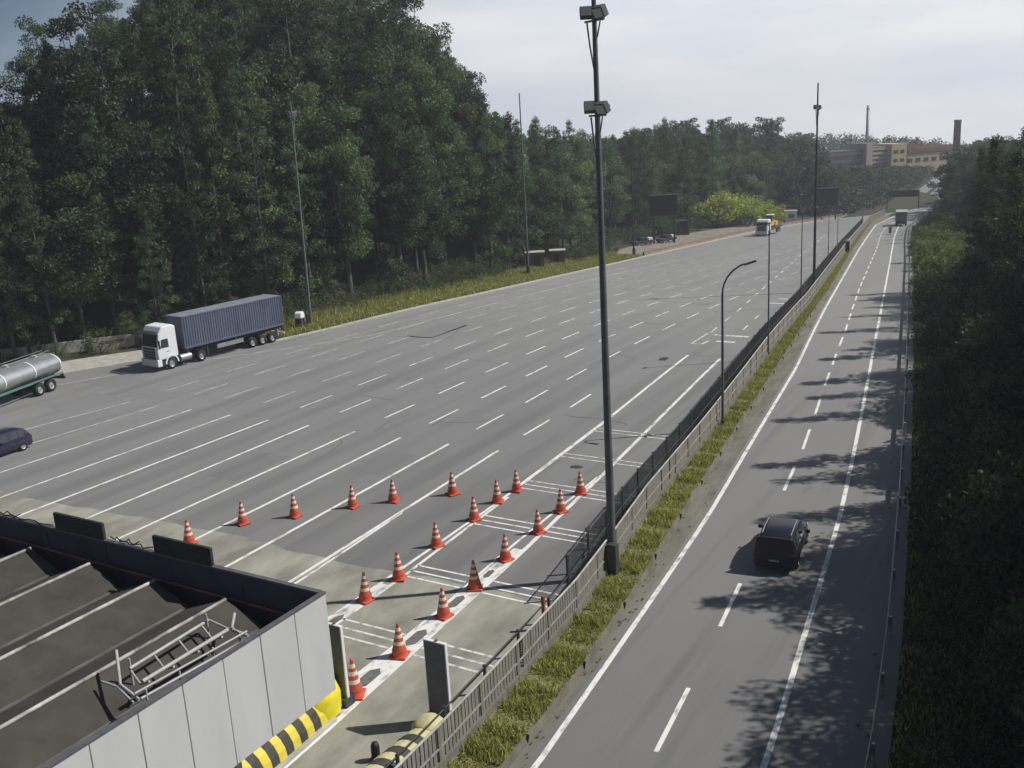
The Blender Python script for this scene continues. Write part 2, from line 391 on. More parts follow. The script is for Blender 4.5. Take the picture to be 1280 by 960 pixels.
def sheet(name, fl, fr, ys, dz, m, parent=None, nx=1, jit=None):
    b = MB(); vs = []; fs = []
    for y in ys:
        l, r = float(fl(y)), float(fr(y))
        for i in range(nx + 1):
            vs.append((l + (r - l) * i / nx, y, Z(y) + dz))
    w = nx + 1
    for k in range(len(ys) - 1):
        for i in range(nx): fs.append((k * w + i, k * w + i + 1, (k + 1) * w + i + 1, (k + 1) * w + i))
    b.add(vs, fs)
    return b.build(name, m, parent)
def line(name, pts, w, dz, m, parent, step=3.0):
    """painted line through (x,y) points"""
    a = np.array(pts, float); d = np.r_[0, np.cumsum(np.hypot(*np.diff(a, axis=0).T))]
    t = np.linspace(0, d[-1], max(2, int(d[-1] / step) + 1)); X = np.interp(t, d, a[:, 0]); Y = np.interp(t, d, a[:, 1])
    b = MB(); vs = []
    for k in range(len(t)):
        i, j = max(k - 1, 0), min(k + 1, len(t) - 1); dx, dy = X[j] - X[i], Y[j] - Y[i]; l = math.hypot(dx, dy); nx, ny = -dy / l, dx / l
        for s in (1, -1): vs.append((X[k] + s * nx * w / 2, Y[k] + s * ny * w / 2, Z(Y[k] + s * ny * w / 2) + dz))
    b.add(vs, [(2 * k, 2 * k + 1, 2 * k + 3, 2 * k + 2) for k in range(len(t) - 1)])
    return b.build(name, m, parent)

def hill(x, y):
    """height of the wooded land above the road profile"""
    x = np.asarray(x, float); y = np.asarray(y, float)
    d = np.maximum(0, (x_left(np.clip(y, -25, 460)) - 7.0) - x)
    s = np.clip(d / 34.0, 0, 1); s = s * s * (3 - 2 * s)
    fade = np.clip((178 - y) / 60.0, 0, 1); fade = fade * fade * (3 - 2 * fade)
    h = s * (22.0 * fade + 2.0)
    h += 9.0 * np.exp(-(((x + 112) / 34) ** 2 + ((y - 305) / 40) ** 2))
    dr = np.maximum(0, x - (x_rail(np.clip(y, -25, 460)) + 3.0))
    h += np.clip(dr / 60.0, 0, 1) * 3.0
    return h
def ground(x, y):
    x = np.asarray(x, float); y = np.asarray(y, float)
    far = np.maximum(0, np.hypot(x, y) - 560)
    inside = (x > x_left(np.clip(y, -25, 460)) - 4) & (x < x_rail(np.clip(y, -25, 460)) + .4) & (y < 470)
    z = zg(np.clip(y, -1e9, 900)) + hill(x, y) - far * .062
    return np.where(inside, z - .14, z - .02)

g1 = np.unique(np.round(np.concatenate([np.linspace(-1900, -300, 20), np.linspace(-300, -110, 26), np.linspace(-110, 30, 71), np.linspace(30, 300, 28), np.linspace(300, 1900, 20)]), 2))
g2 = np.unique(np.round(np.concatenate([np.linspace(-1900, -100, 20), np.linspace(-100, 20, 25), np.linspace(20, 300, 94), np.linspace(300, 520, 30), np.linspace(520, 1900, 34)]), 2))
GX, GY = np.meshgrid(g1, g2)
GZ = ground(GX, GY)
b = MB()
w = len(g1)
b.v = [tuple(p) for p in np.stack([GX.ravel(), GY.ravel(), GZ.ravel()], 1)]
b.f = [(j * w + i, j * w + i + 1, (j + 1) * w + i + 1, (j + 1) * w + i) for j in range(len(g2) - 1) for i in range(w - 1)]
b.smooth = [True] * len(b.f)
struct(b.build('terrain', FLOOR, fix=False))

# ------------------------------------------------------------------ plaza pavement and its markings
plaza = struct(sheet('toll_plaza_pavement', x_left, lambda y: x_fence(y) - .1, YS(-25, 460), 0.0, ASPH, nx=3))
# concrete apron under and before the canopy, with an uneven joint line
ap = MB(); vs = []
xs = np.linspace(-63.5, -16.3, 60)
rr = np.random.default_rng(3)
edge = 31.75 + np.cumsum(rr.normal(0, .22, 60)) * .5
for x, e in zip(xs, edge - np.linspace(edge[0] - 32.0, edge[-1] - 32.3, 60) * 1.0): vs += [(x, -20, .004), (x, float(e), .004)]
ap.add(vs, [(2 * i, 2 * i + 2, 2 * i + 3, 2 * i + 1) for i in range(59)])
struct(ap.build('concrete_apron', CONC))
# solid lines that lead out of the lanes
LANES = [(-29.3, -30.48), (-33.4, -34.04), (-37.4, -37.72), (-41.25, -41.44), (-45.25, -45.39), (-49.45, -49.05), (-53.25, -52.7), (-58.0, -56.66), (-63.0, -60.0), (-68.3, -63.2)]
for k, (xa, xb) in enumerate(LANES):
    line('lane_line', [(xa, 17.0), (xb, 48.4)], .20 if k < 7 else .17, .008, PAINT if k < 6 else (PAINTW if k < 8 else PAINTF), plaza)
line('lane_line', [(-28.95, 18.0), (-29.5, 31), (-29.97, 38)], .15, .008, PAINT, plaza)
# dashes in rows 6.55 m apart
def shift(k, y):
    xb = LANES[k][1]
    s = [-.035, -.0235, -.008, -.004, .006, .02, .03, .04, .05, .06][k]
    return xb + s * (y - 48.4) * (.35 if y < 60 else .6)
for k in range(10):
    y = 51.6
    while y < 205:
        x = shift(k, y)
        if k == 0 and y > 62: break
        if x < x_left(y) + 2.2: break
        m = PAINT if (k < 4 and y < 80) else (PAINTW if (k < 6 and y < 105) else PAINTF)
        line('lane_dash', [(x, y), (shift(k, y + 3.5), y + 3.5)], .17, .008, m, plaza)
        y += 6.55
y = 84.5
while y < 200:
    x = float(x_fence(y)) - 6.6; x2 = float(x_fence(y + 2.6)) - 6.6
    line('lane_dash', [(x, y), (x2, y + 2.6)], .17, .008, PAINTW, plaza)
    if y < 96: line('lane_dash', [(x + 2.3, y + 2), (x2 + 2.3, y + 4.4)], .17, .008, PAINTW, plaza)
    y += 5.9
# the narrow lane beside the fence: long edge lines, doubled near the toll
line('edge_line', [(-27.0, 56), (-28.56, 75.1)], .22, .008, PAINT, plaza)
line('edge_line', [(-26.3, 44), (-27.0, 56)], .26, .008, PAINT, plaza)
line('edge_line', [(-25.92, 20), (-25.96, 31.6), (-26.12, 41), (-26.3, 44)], .17, .008, PAINT, plaza)
line('edge_line', [(-25.2, 20), (-25.40, 31.4), (-25.72, 36.5), (-26.0, 42)], .17, .008, PAINT, plaza)
line('edge_line', [(-20.55, 12), (-20.75, 20.2), (-21.8, 35.4), (-23.03, 48.7), (-25.2, 69.6), (-25.7, 74.6)], .22, .008, PAINT, plaza)
line('edge_line', [(-22.12, 20.5), (-22.12, 28), (-22.25, 31.4), (-22.6, 35), (-22.95, 46.5)], .15, .008, PAINT, plaza)
line('edge_line', [(-75.2, 47.5), (-70.4, 58.0), (-62.0, 70.2), (-59.6, 76), (-58.6, 92.2), (-58.0, 130)], .17, .008, PAINTF, plaza)
# painted nose of the island with bare hexagons left in it
nose = MB(); nose.quad((-22.0, 22.4, .0065), (-20.95, 22.4, .0065), (-22.0, 36.5, .0065), (-22.45, 36.5, .0065))
nose.build('island_marking', PAINT, plaza)
for (x, y, s) in ((-21.6, 24.6, 1.0), (-21.72, 27.75, .95), (-21.95, 30.9, .82), (-22.1, 33.7, .6)):
    hx = MB(); P = [(x + .34 * s * u - .03 * v, y + .74 * s * v, .0105) for u, v in ((0, -1), (.75, -.6), (.75, .6), (0, 1), (-.75, .6), (-.75, -.6))]
    hx.add(P, [(0, 1, 2, 3, 4, 5)]); hx.build('bare_hexagon', mat('hexagon_grey', (.13, .13, .12), .9, var=.25), plaza)
nz = MB(); nz.quad((-25.88, 24.8, .0065), (-25.25, 24.8, .0065), (-25.42, 31, .0065), (-25.9, 31, .0065)); nz.build('island_marking', PAINTW, plaza)
hx = MB(); hx.add([(-25.57 + .2 * u, 27.3 + .8 * v, .0105) for u, v in ((0, -1), (.9, -.6), (.9, .6), (0, 1), (-.9, .6), (-.9, -.6))], [(0, 1, 2, 3, 4, 5)]); hx.build('bare_hexagon', CONC2, plaza)
# groups of thin rumble lines across the narrow lane
for yr, n, m in ((27.2, 3, PAINTW), (32.6, 3, PAINT), (38.8, 3, PAINT), (44.0, 3, PAINTW), (49.1, 2, PAINTW), (54.2, 2, PAINTW)):
    for i in range(n):
        y = yr + (i - (n - 1) / 2) * .56
        xa = float(np.interp(y, [20, 31, 41, 56], [-25.2, -25.4, -25.9, -27])); xb = float(np.interp(y, [20, 35.4, 48.7, 69.6], [-20.75, -21.8, -23.03, -25.2])); xp = float(np.interp(y, [20, 28, 35, 47], [-22.15, -22.15, -22.65, -23.1]))
        line('rumble_line', [(xa, y), (xp - .1, y)], .12, .008, m, plaza)
        line('rumble_line', [(xb + .15, y), (float(x_fence(y)) - 1.0, y)], .12, .008, m, plaza)
for yr, a, c in ((83.6, -29.3, -26.2), (81.0, -28.2, -26.6), (103, -30.2, -27.6), (106.5, -30.2, -28.2)):
    line('rumble_line', [(a, yr), (c, yr)], .55, .0095, PAINTW, plaza)
# worn lane symbol ahead of the narrow lane
line('lane_symbol', [(-30.0, 79.4), (-29.0, 79.2), (-28.9, 80.9)], .2, .0095, PAINTW, plaza, 1)
line('lane_symbol', [(-29.9, 79.5), (-30.1, 84.0)], .2, .0095, PAINTW, plaza, 1)
# patches and stains on the pavement
for (x, y, sx, sy) in ((-29.9, 73.2, .5, .7), (-24.8, 47.5, .5, .4), (-60.5, 29.2, 2.5, .5)):
    pt = MB(); n = 9; P = [(x + sx * math.cos(2 * math.pi * i / n) * random.uniform(.6, 1), y + sy * math.sin(2 * math.pi * i / n) * random.uniform(.6, 1), .011) for i in range(n)]
    pt.add(P, [tuple(range(n))]); pt.build('tar_patch', mat('tar', (.04, .04, .042), .6), plaza)
rk = random.Random(31)
for i in range(26):   # sealed cracks
    x, y = rk.uniform(-62, -24), rk.uniform(36, 105); a = rk.choice([0, math.pi / 2]) + rk.uniform(-.25, .25); pts = []
    if x > float(x_fence(y)) - 5: continue
    for k in range(rk.randint(4, 9)):
        pts.append((x, y)); x += math.cos(a) * rk.uniform(.5, .9); y += math.sin(a) * rk.uniform(.5, .9); a += rk.uniform(-.45, .45)
    line('crack_seal', pts, rk.uniform(.035, .07), .0055, mat('crack_tar', (.085, .085, .086), .7), plaza, .4)
for (x, y, sx, sy, m_) in ((-68, 47, 3.2, 2.2, 0), (-70.5, 52.5, 2.6, 1.6, 0), (-63.5, 50.5, 2.2, 1.2, 0), (-43.2, 40.5, 1.3, 2.4, 0), (-35.8, 44, 1.2, 1.8, 0), (-47.3, 63, 1.4, 3, 0), (-55, 78, 1.5, 3.4, 0)):
    P = [(x + sx * (.92 + .08 * rk.random()) * u, y + sy * (.92 + .08 * rk.random()) * v, .0045) for u, v in ((-1, -1), (0, -1), (1, -1), (1, 1), (.1, 1), (-1, 1))]
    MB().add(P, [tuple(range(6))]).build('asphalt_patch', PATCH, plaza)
# kerb along the left side
kb = MB()
for a, bb in zip(YS(60, 259, 3)[:-1], YS(60, 259, 3)[1:]):
    for (u0, u1, z0, z1) in ((-.28, 0, .13, .13), (0, .02, .13, 0)):
        kb.quad((float(x_left(a)) + u0, a, Z(a) + z0), (float(x_left(a)) + u1, a, Z(a) + z1), (float(x_left(bb)) + u1, bb, Z(bb) + z1), (float(x_left(bb)) + u0, bb, Z(bb) + z0))
struct(kb.build('kerb', CONCP))
# grass and dirt margins behind the kerb
struct(sheet('grass_strip', lambda y: x_left(y) - 9.5, lambda y: x_left(y) - .28, YS(70, 150), .10, GRASSG, nx=4))
struct(sheet('dirt_strip', lambda y: x_left(y) - 13.0, lambda y: x_left(y) - .28, YS(150, 262), .10, DIRT, nx=2))
struct(sheet('paved_margin', lambda y: x_left(y) - 6.0, lambda y: x_left(y) + .0, YS(20, 69.7), .006, CONCP, nx=1))

# ------------------------------------------------------------------ right carriageway
struct(sheet('verge', x_fence, x_grass, YS(-25, 262), .35, GRASSG, nx=2))
vw = MB()
for a, bb in zip(YS(-25, 262)[:-1], YS(-25, 262)[1:]):
    g0, g1_ = float(x_grass(a)), float(x_grass(bb))
    for (u0, z0, u1, z1) in ((-.02, .36, .10, .36), (.10, .36, .16, .0)):
        vw.quad((g0 + u0, a, Z(a) + z0), (g0 + u1, a, Z(a) + z1), (g1_ + u1, bb, Z(bb) + z1), (g1_ + u0, bb, Z(bb) + z0))
struct(vw.build('verge_retaining_wall', CONC2))
struct(sheet('gutter', lambda y: x_grass(y) + .14, lambda y: x_rl(y) - .28, YS(-25, 262), -.004, GUT))
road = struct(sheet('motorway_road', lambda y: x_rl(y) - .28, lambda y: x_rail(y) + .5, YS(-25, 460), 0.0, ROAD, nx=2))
line('edge_line', [(float(x_rl(y)), y) for y in YS(-25, 440, 4)], .20, .006, PAINT, road)
line('edge_line', [(float(x_rr(y)), y) for y in YS(-25, 440, 4)], .20, .006, PAINT, road)
x_mid = poly([(-25, -7.6), (25, -10.71), (33.35, -11.53), (48.2, -13.24), (54.9, -14.05), (61.9, -15.1), (69, -16.2), (75.3, -17.15), (82.1, -18.2), (88.3, -19.12), (94.5, -20.14), (99.3, -20.96), (120, -24.4), (168.6, -32.0), (204, -37.9), (231, -41.6), (262, -43.0), (440, -53)])
for y in [17.5, 25.04, 33.35, 40.7, 48.19, 54.92, 61.91, 69.0, 75.25, 82.1, 88.3, 94.5] + list(np.arange(101, 320, 6.4)):
    line('lane_dash', [(float(x_mid(y)), y), (float(x_mid(y + 3.8)), y + 3.8)], .16, .006, PAINT, road)
db = MB(); rd = random.Random(4)
for i in range(260):   # bits of grit and litter along the gutter
    y = 18 + rd.random() ** 1.6 * 120; x = rd.choice([float(x_grass(y)) + .16 + rd.random() ** 2 * .35, float(x_rl(y)) - .32 - rd.random() ** 2 * .3, float(x_rail(y)) - rd.random() * .6]); q = rd.uniform(.03, .09); a = rd.uniform(0, 6.28)
    db.add([(x + q * math.cos(a + k * 2.1) * rd.uniform(.5, 1), y + q * math.sin(a + k * 2.1) * 1.6, Z(y) + .012 + (.02 if k == 1 else 0)) for k in range(3)], [(0, 1, 2)])
tag(db.build('gutter_debris', mat('dry_litter', (.06, .05, .035), .95, var=.5, scale=8), fix=False), 'dry leaf litter and grit along the road edges', 'litter', kind='stuff')
vwo = [o for o in COL.objects if o.name == 'verge_retaining_wall'][0]
for y in np.arange(19, 100, 4.7):
    MB().box((float(x_grass(y)) + .135, y, Z(y) + .17), (.10, .035, .33), Matrix.Rotation(.19, 3, 'Y')).build('wall_joint', mat('joint_dark', (.03, .028, .024), .9), vwo)

# ------------------------------------------------------------------ toll canopy
CT = 7.0          # top of the fascia
cx1, cy1, cy0, cx0 = -17.42, 18.5, 3.0, -46.0
can = thing('toll_canopy', 'toll plaza canopy with brown ridged roof behind pale panelled fascia', 'toll canopy', (-30, 11, 0))
def cb(b, name, m, parent=can, bevel=0.0):
    for i, v in enumerate(b.v): b.v[i] = (v[0] + 30, v[1] - 11, v[2])
    return b.build(name, m, parent, bevel)
first = None
y = cy1
k = 0
while y > cy0 + .5:      # pale panels of the side fascia, thin joints between them
    b_ = MB().box((cx1 - .045 + random.uniform(-.006, .006), y - .62, (CT + 4.08) / 2), (.09, 1.225, CT - 4.08))
    cb(b_, 'fascia_panel', FASC, bevel=.012); y -= 1.25; k += 1
x = cx1 - .12
i = 0
while x > cx0 + .5:      # dark panels of the parapet over the exit side
    wd = 2.94
    b_ = MB().box((x - wd / 2, cy1 - .05, (CT - .02 + 4.08) / 2), (wd - .03, .09, CT - .02 - 4.08))
    cb(b_, 'parapet_panel', NAVY, bevel=.01); x -= wd; i += 1
cap = MB().box(((cx0 + cx1) / 2 - .06, cy1 - .05, CT + .012), (cx1 - cx0 - .14, .15, .055)).box((cx1 - .05, (cy0 + cy1) / 2, CT + .02), (.14, cy1 - cy0, .05))
cb(cap, 'coping', mat('coping_metal', (.13, .13, .14), .5, .3, var=.2))
cb(MB().tube([(cx0, cy1 - .19, 6.33), (-34, cy1 - .19, 6.3), (-26, cy1 - .19, 6.22), (-17.7, cy1 - .19, 6.15)], .035, 6), 'pipe', REDP)
cb(MB().box(((cx0 + cx1) / 2, (cy0 + cy1) / 2 - .1, 5.28), (cx1 - cx0 - .2, cy1 - cy0 - .12, .10)), 'gutter_deck', GUTT)
cb(MB().box(((cx0 + cx1) / 2, (cy0 + cy1) / 2 - .05, 4.16), (cx1 - cx0 - .2, cy1 - cy0 - .1, .12)), 'soffit', WHITE)
cx = -20.72
while cx > cx0 + 2:
    zr, zv, hw = 6.36, 5.86, 1.475
    far = 17.95
    sh = MB()
    for s in (-1, 1):
        e = (cx + s * hw)
        sh.add([(cx, far, zr), (e, far - .05, zv), (e, cy0 + .4, zv), (cx, cy0 + .4, zr)], [(0, 1, 2, 3)])
    sh.add([(cx - hw, far - .05, zv), (cx, far, zr), (cx + hw, far - .05, zv), (cx + hw, far - .05, 5.33), (cx - hw, far - .05, 5.33)], [(0, 1, 2, 3, 4)])
    g = cb(sh, 'roof_gable', ROOFM)
    rc = MB().tube([(cx + 30, cy0 + .4 - 11, zr + .02), (cx + 30, 10 - 11, zr + .03), (cx + 30, far - 11, zr + .02)], .055, 6); rc.build('ridge_cap', RIDGE, g)
    vl = MB().box((cx + hw - .03 + 30, (far + cy0) / 2 - 11, zv + .015), (.10, far - cy0 - .6, .05)); vl.build('valley_flashing', mat('flashing', (.16, .15, .13), .6, col2=(.07, .065, .06), scale=1.5, stretch=(1, .6, 1)), g)
    cx -= 2.96
# last half slope against the side fascia
cb(MB().box((-18.5, (cy0 + 17.95) / 2, 5.62), (1.55, 17.95 - cy0 - .4, .05)), 'roof_gable', ROOFM)
for (px, py) in ((-19.2, 16), (-19.2, 7), (-27.6, 16), (-35.6, 16), (-43.6, 16), (-27.6, 6), (-35.6, 6)):
    cb(MB().box((px, py, 2.05), (.45, .45, 4.1)), 'column', WHITE, bevel=.02)
for (xa, xb, lab) in ((-28.75, -26.35, None), (-24.05, -21.6, None)):
    sp = cb(MB().box(((xa + xb) / 2, cy1 - .06, 7.32), (xb - xa, .12, .56)), 'lane_sign_panel', mat('sign_back', (.028, .03, .03), .6, var=.3), bevel=.03)
    MB().box(((xa + xb) / 2 + 30, cy1 - .135 - 11, 7.38), (xb - xa - .12, .02, .04)).build('stiffener', DARKST, sp)
for i in range(26):
    px = random.uniform(-34, -29.2) if i < 12 else random.uniform(-26.2, -24.3)
# slack cables and brackets along the coping
for (xa, xb, h) in ((-33.5, -31.8, .10), (-32.6, -30.7, .16), (-31.5, -29.0, .05), (-26.1, -24.8, .18), (-25.7, -24.2, .10)):
    pts = [(xa + (xb - xa) * t / 8, cy1 - .05 + .05 * math.sin(t * 1.7), CT + .05 + h * abs(math.sin(t * 1.1 + xa))) for t in range(9)]
    cb(MB().tube(pts, .02, 5), 'cable', BLACK)
# pipe frame lying on the last slope
fr = thing('pipe_frame', 'white pipe access frame lying on the last slope of the canopy roof', 'pipe frame', (-19.2, 14.9, 6.3))
def fp(pts, name='rail_pipe', r=.035): return MB().tube([(x + 19.2, y - 14.9, z - 6.3) for x, y, z in pts], r, 7).build(name, mat('dull_white_pipe', (.36, .36, .345), .5, var=.15), fr)
fp([(-18.62, 13.25, 6.45), (-18.35, 16.45, 6.45)]); fp([(-18.68, 13.15, 6.62), (-18.42, 16.5, 6.62)], r=.03)
fp([(-18.95, 13.6, 6.62), (-18.95, 16.35, 6.62)], r=.055); fp([(-19.85, 13.95, 6.55), (-19.95, 16.6, 6.55)], r=.045)
fp([(-20.25, 13.95, 6.95), (-19.45, 13.35, 6.55), (-18.62, 13.2, 6.45)], 'end_pipe', .04); fp([(-20.15, 13.35, 6.45), (-19.5, 13.3, 6.5), (-18.7, 13.1, 6.4)], 'end_pipe', .03)
fp([(-19.3, 16.95, 6.72), (-18.98, 16.5, 6.55), (-18.4, 16.5, 6.5)], 'end_pipe', .045); fp([(-19.95, 16.62, 6.55), (-19.2, 16.55, 6.5), (-18.9, 16.5, 6.6)], 'end_pipe', .035)
for q in (13.75, 14.5, 15.3, 16.1):
    fp([(-19.92, q + .25, 6.5), (-19.4, q + .1, 6.3), (-18.9, q, 6.55)], 'strut', .03)
for q in (13.4, 14.4, 15.5, 16.4): fp([(-18.62, q, 5.68), (-18.60, q, 6.62)], 'foot_pipe', .03)
for q in (14.0, 16.5): fp([(-19.88, q, 6.0), (-19.88, q, 6.8)], 'foot_pipe', .03)

# ------------------------------------------------------------------ striped island noses and the two boxes on the lane
def nose_block(name, label, x, y0, y1, r, my, mk, front, tilt):
    t = thing(name, label, 'crash cushion', (x, (y0 + y1) / 2, 0), tilt)
    L_ = y1 - y0; n = int(round(L_ / .34))
    MB().box((0, 0, .07), (r * 2 + .24, L_ + .3, .14)).build('island_kerb', CONCP, t, .03)
    for i in range(n):
        a = -L_ / 2 + L_ * i / n; bb = -L_ / 2 + L_ * (i + 1) / n
        prof = []
        for s in range(11):
            th = math.pi * s / 10; prof.append((math.cos(th) * r, .14 + math.sin(th) * r * 1.12))
        yel = (i % 2 == 0)
        rr_ = 1.0 if yel else .985
        skew = .20
        m_ = MB(); k = len(prof)
        vs = [(u * rr_, a + skew * (u / r) + .0, .14 + (z - .14) * rr_) for u, z in prof] + [(u * rr_, bb + skew * (u / r), .14 + (z - .14) * rr_) for u, z in prof]
        m_.add(vs, [(j, j + 1, j + 1 + k, j + k) for j in range(k - 1)] + [tuple(range(k - 1, -1, -1)), tuple(range(k, 2 * k))])
        o = m_.build('yellow_band' if yel else 'black_band', my if yel else mk, t, .012)
    if front:
        MB().lathe([(r * 1.02, 0), (r * 1.05, r * .7), (r * .9, r * 1.12), (r * .5, r * 1.33), (0.0, r * 1.38)], (0.05, L_ / 2 + .18, .14), 18).build('nose', mat('bright_yellow', (.68, .60, .03), .5, var=.1), t)
        MB().box((.42, L_ / 2 + .48, .17), (.5, .75, .34)).build('nose_foot', mat('bright_yellow', (0, 0, 0)), t, .08)
    else:
        MB().lathe([(r, 0), (r * .98, r * .8), (r * .6, r * 1.2), (0, r * 1.28)], (-.05, L_ / 2 + .1, .14), 16).build('nose', my, t)
    return t
nose_block('crash_cushion', 'bright yellow and black banded island nose below the pale fascia', -21.72, 16.3, 21.85, .88, YELL, STRB, True, R(3))
nose_block('crash_cushion', 'dusty yellow and black banded island nose against the fence', -17.45, 17.4, 22.3, .60, YELLP, STRB, False, R(-4))
def lane_post(x, y, h, label, w):
    t = thing('lane_post', label, 'post', (x, y, 0))
    MB().box((0, 0, h / 2), (w, .13, h)).build('housing', WHITE, t, .02)
    MB().box((0, -.072, h / 2 + .1), (w - .10, .02, h - .26)).build('front_panel', mat('slate_panel', (.115, .12, .165), .5, var=.15), t)
    MB().box((0, 0, .16), (w + .12, .46, .32)).build('plinth', DARKST, t, .01)
    MB().cyl((.05, .02, h), (.05, .02, h + .06), .05, n=8).build('top_cap', REDP, t)
lane_post(-21.45, 22.95, 3.0, 'tall white lane post with slate panel beside the yellow island nose', .74)
lane_post(-17.62, 23.45, 3.0, 'tall white lane post with slate panel standing near the fence', .86)
bl = thing('lane_bollard', 'short dark bollard at the bottom edge beside the dusty striped nose', 'bollard', (-18.35, 20.9, 0))
MB().lathe([(.14, 0), (.14, .5), (.10, .62), (0, .65)], n=12).build('post', BLACK, bl)
MB().lathe([(.2, 0), (.2, .05), (.14, .06)], n=12).build('base_plate', DARKST, bl)

# ------------------------------------------------------------------ traffic cones
def make_cone(label):
    t = thing('traffic_cone', label, 'traffic cone', group='orange traffic cones on the toll lanes')
    MB().box((0, 0, .04), (.62, .62, .08)).build('base', mat('cone_base', (.50, .07, .03), .6, var=.2), t, .03)
    MB().lathe([(.285, .0), (.27, .03), (.255, .16), (.235, .22), (.05, 1.12), (.048, 1.16), (.02, 1.17)], (0, 0, .08), 20).build('cone_body', ORANGE, t)
    MB().lathe([(.262, .0), (.255, .06)], (0, 0, .22), 20).build('collar', ORANGE, t)
    for z0, z1 in ((.40, .52), (.66, .78), (.90, 1.02)):
        r = lambda z: .235 - (z - .22) * (.185 / .90) + .006
        MB().lathe([(r(z0), z0), (r(z1), z1)], (0, 0, .08), 20).build('reflective_band', CWHITE, t)
    return t
cones = [
 (-37.1, 27.2, 'tip of an orange cone half hidden behind the dark parapet'),
 (-37.36, 30.65, 'orange cone on concrete right above the parapet sign panel'),
 (-36.73, 33.61, 'second cone of the diagonal row from the parapet'),
 (-34.86, 35.42, 'third cone of the diagonal row, standing between two lane lines'),
 (-32.88, 37.65, 'fourth cone of the diagonal row, on a white lane line'),
 (-31.34, 39.13, 'fifth cone of the diagonal row, on dark bare asphalt'),
 (-28.97, 41.22, 'sixth cone of the diagonal row, beside the rightmost short lane line'),
 (-26.13, 41.14, 'second farthest cone on the left edge line of the narrow lane'),
 (-26.01, 42.92, 'farthest cone on the left edge line of the narrow lane'),
 (-25.98, 38.65, 'third farthest cone on the left edge line of the narrow lane'),
 (-25.9, 35.23, 'third cone from the fascia corner on the left edge line'),
 (-25.44, 31.66, 'second cone from the fascia corner on the left edge line'),
 (-25.51, 29.41, 'nearest cone to the fascia corner on the left edge line'),
 (-22.69, 43.88, 'farthest cone of the row along the painted island, close to the tall mast'),
 (-22.49, 41.23, 'second farthest cone of the row along the painted island'),
 (-22.26, 38.5, 'third farthest cone of the row along the painted island'),
 (-22.15, 35.23, 'fourth farthest cone of the row along the painted island'),
 (-21.87, 32.23, 'fifth cone of the island row, where the mast shadow crosses'),
 (-21.69, 29.61, 'sixth cone of the island row, between two bare hexagons'),
 (-21.48, 26.36, 'large cone of the island row between the two white lane posts'),
 (-21.31, 23.5, 'nearest cone, tucked behind the yellow island nose by the left lane post')]
cone0 = None
for x, y, lab in cones:
    s = 1.0 + .10 * max(0, (34 - y) / 10)
    loc = (x, y, .0125)
    if cone0 is None:
        cone0 = make_cone(lab); cone0.location = loc; c = cone0
    else: c = copy_tree(cone0, loc, random.uniform(-.5, .5), label=lab)
    s *= random.uniform(.96, 1.04); c.scale = (s, s, s)
    c.rotation_euler.x = random.uniform(-.02, .02); c.rotation_euler.y = random.uniform(-.02, .02)

# ------------------------------------------------------------------ fence along the plaza edge
fen = thing('picket_fence', 'long weathered grey picket fence on a low wall between plaza and motorway', 'fence', (-17, 30, 0))
def fpt(y, u=0.0): return (float(x_fence(y)) + u + 17, y - 30)
PLY = YS(-5, 258, 2.6)
pl = MB()
for a, bb in zip(PLY[:-1], PLY[1:]):
    (xa, ya), (xb, yb) = fpt(a), fpt(bb); za, zb = Z(a), Z(bb)
    for (u0, h0, u1, h1) in ((-.10, -.1, -.10, .62), (-.10, .62, .10, .62), (.10, .62, .10, .30)):
        pl.quad((xa + u0, ya, za + h0), (xa + u1, ya, za + h1), (xb + u1, yb, zb + h1), (xb + u0, yb, zb + h0))
pl.build('plinth_wall', PLANT, fen)
post_me = None
for a in PLY:
    x, y = fpt(a)
    if post_me is None:
        o = MB().box((0, 0, .5), (.12, .14, 1.32)).build('fence_post', PLANT, fen, 0); post_me = o.data
    else:
        o = bpy.data.objects.new('fence_post', post_me); COL.objects.link(o); o.parent = fen
    o.location = (x, y, Z(a) + .62 - .02)
for h, m_ in ((1.80, PICK), (1.05, PICK)):
    rl = MB().tube([(fpt(a)[0] + .03, fpt(a)[1], Z(a) + h) for a in YS(-5, 258, 2.6)], .045, 6); rl.build('rail', CONCP if h > 1.5 else m_, fen)
pk = MB(); y = -5
rp = random.Random(5)
while y < 258:
    x, yy = fpt(y); z = Z(y); hh = rp.uniform(1.70, 1.80); wv = .075
    t_ = rp.uniform(-.015, .015)
    if rp.random() > .02:
        pk.add([(x - .018, yy - wv, z + .63), (x + .022, yy - wv, z + .63), (x + .022, yy + wv, z + .63), (x - .018, yy + wv, z + .63), (x - .018, yy - wv + t_, z + hh), (x + .022, yy - wv + t_, z + hh), (x + .022, yy + wv + t_, z + hh), (x - .018, yy + wv + t_, z + hh)],
               [(0, 4, 5, 1), (1, 5, 6, 2), (2, 6, 7, 3), (3, 7, 4, 0), (4, 7, 6, 5)])
    y += .215 if y < 90 else .3
tag(pk.build('picket', PICK, fen), kind='stuff')

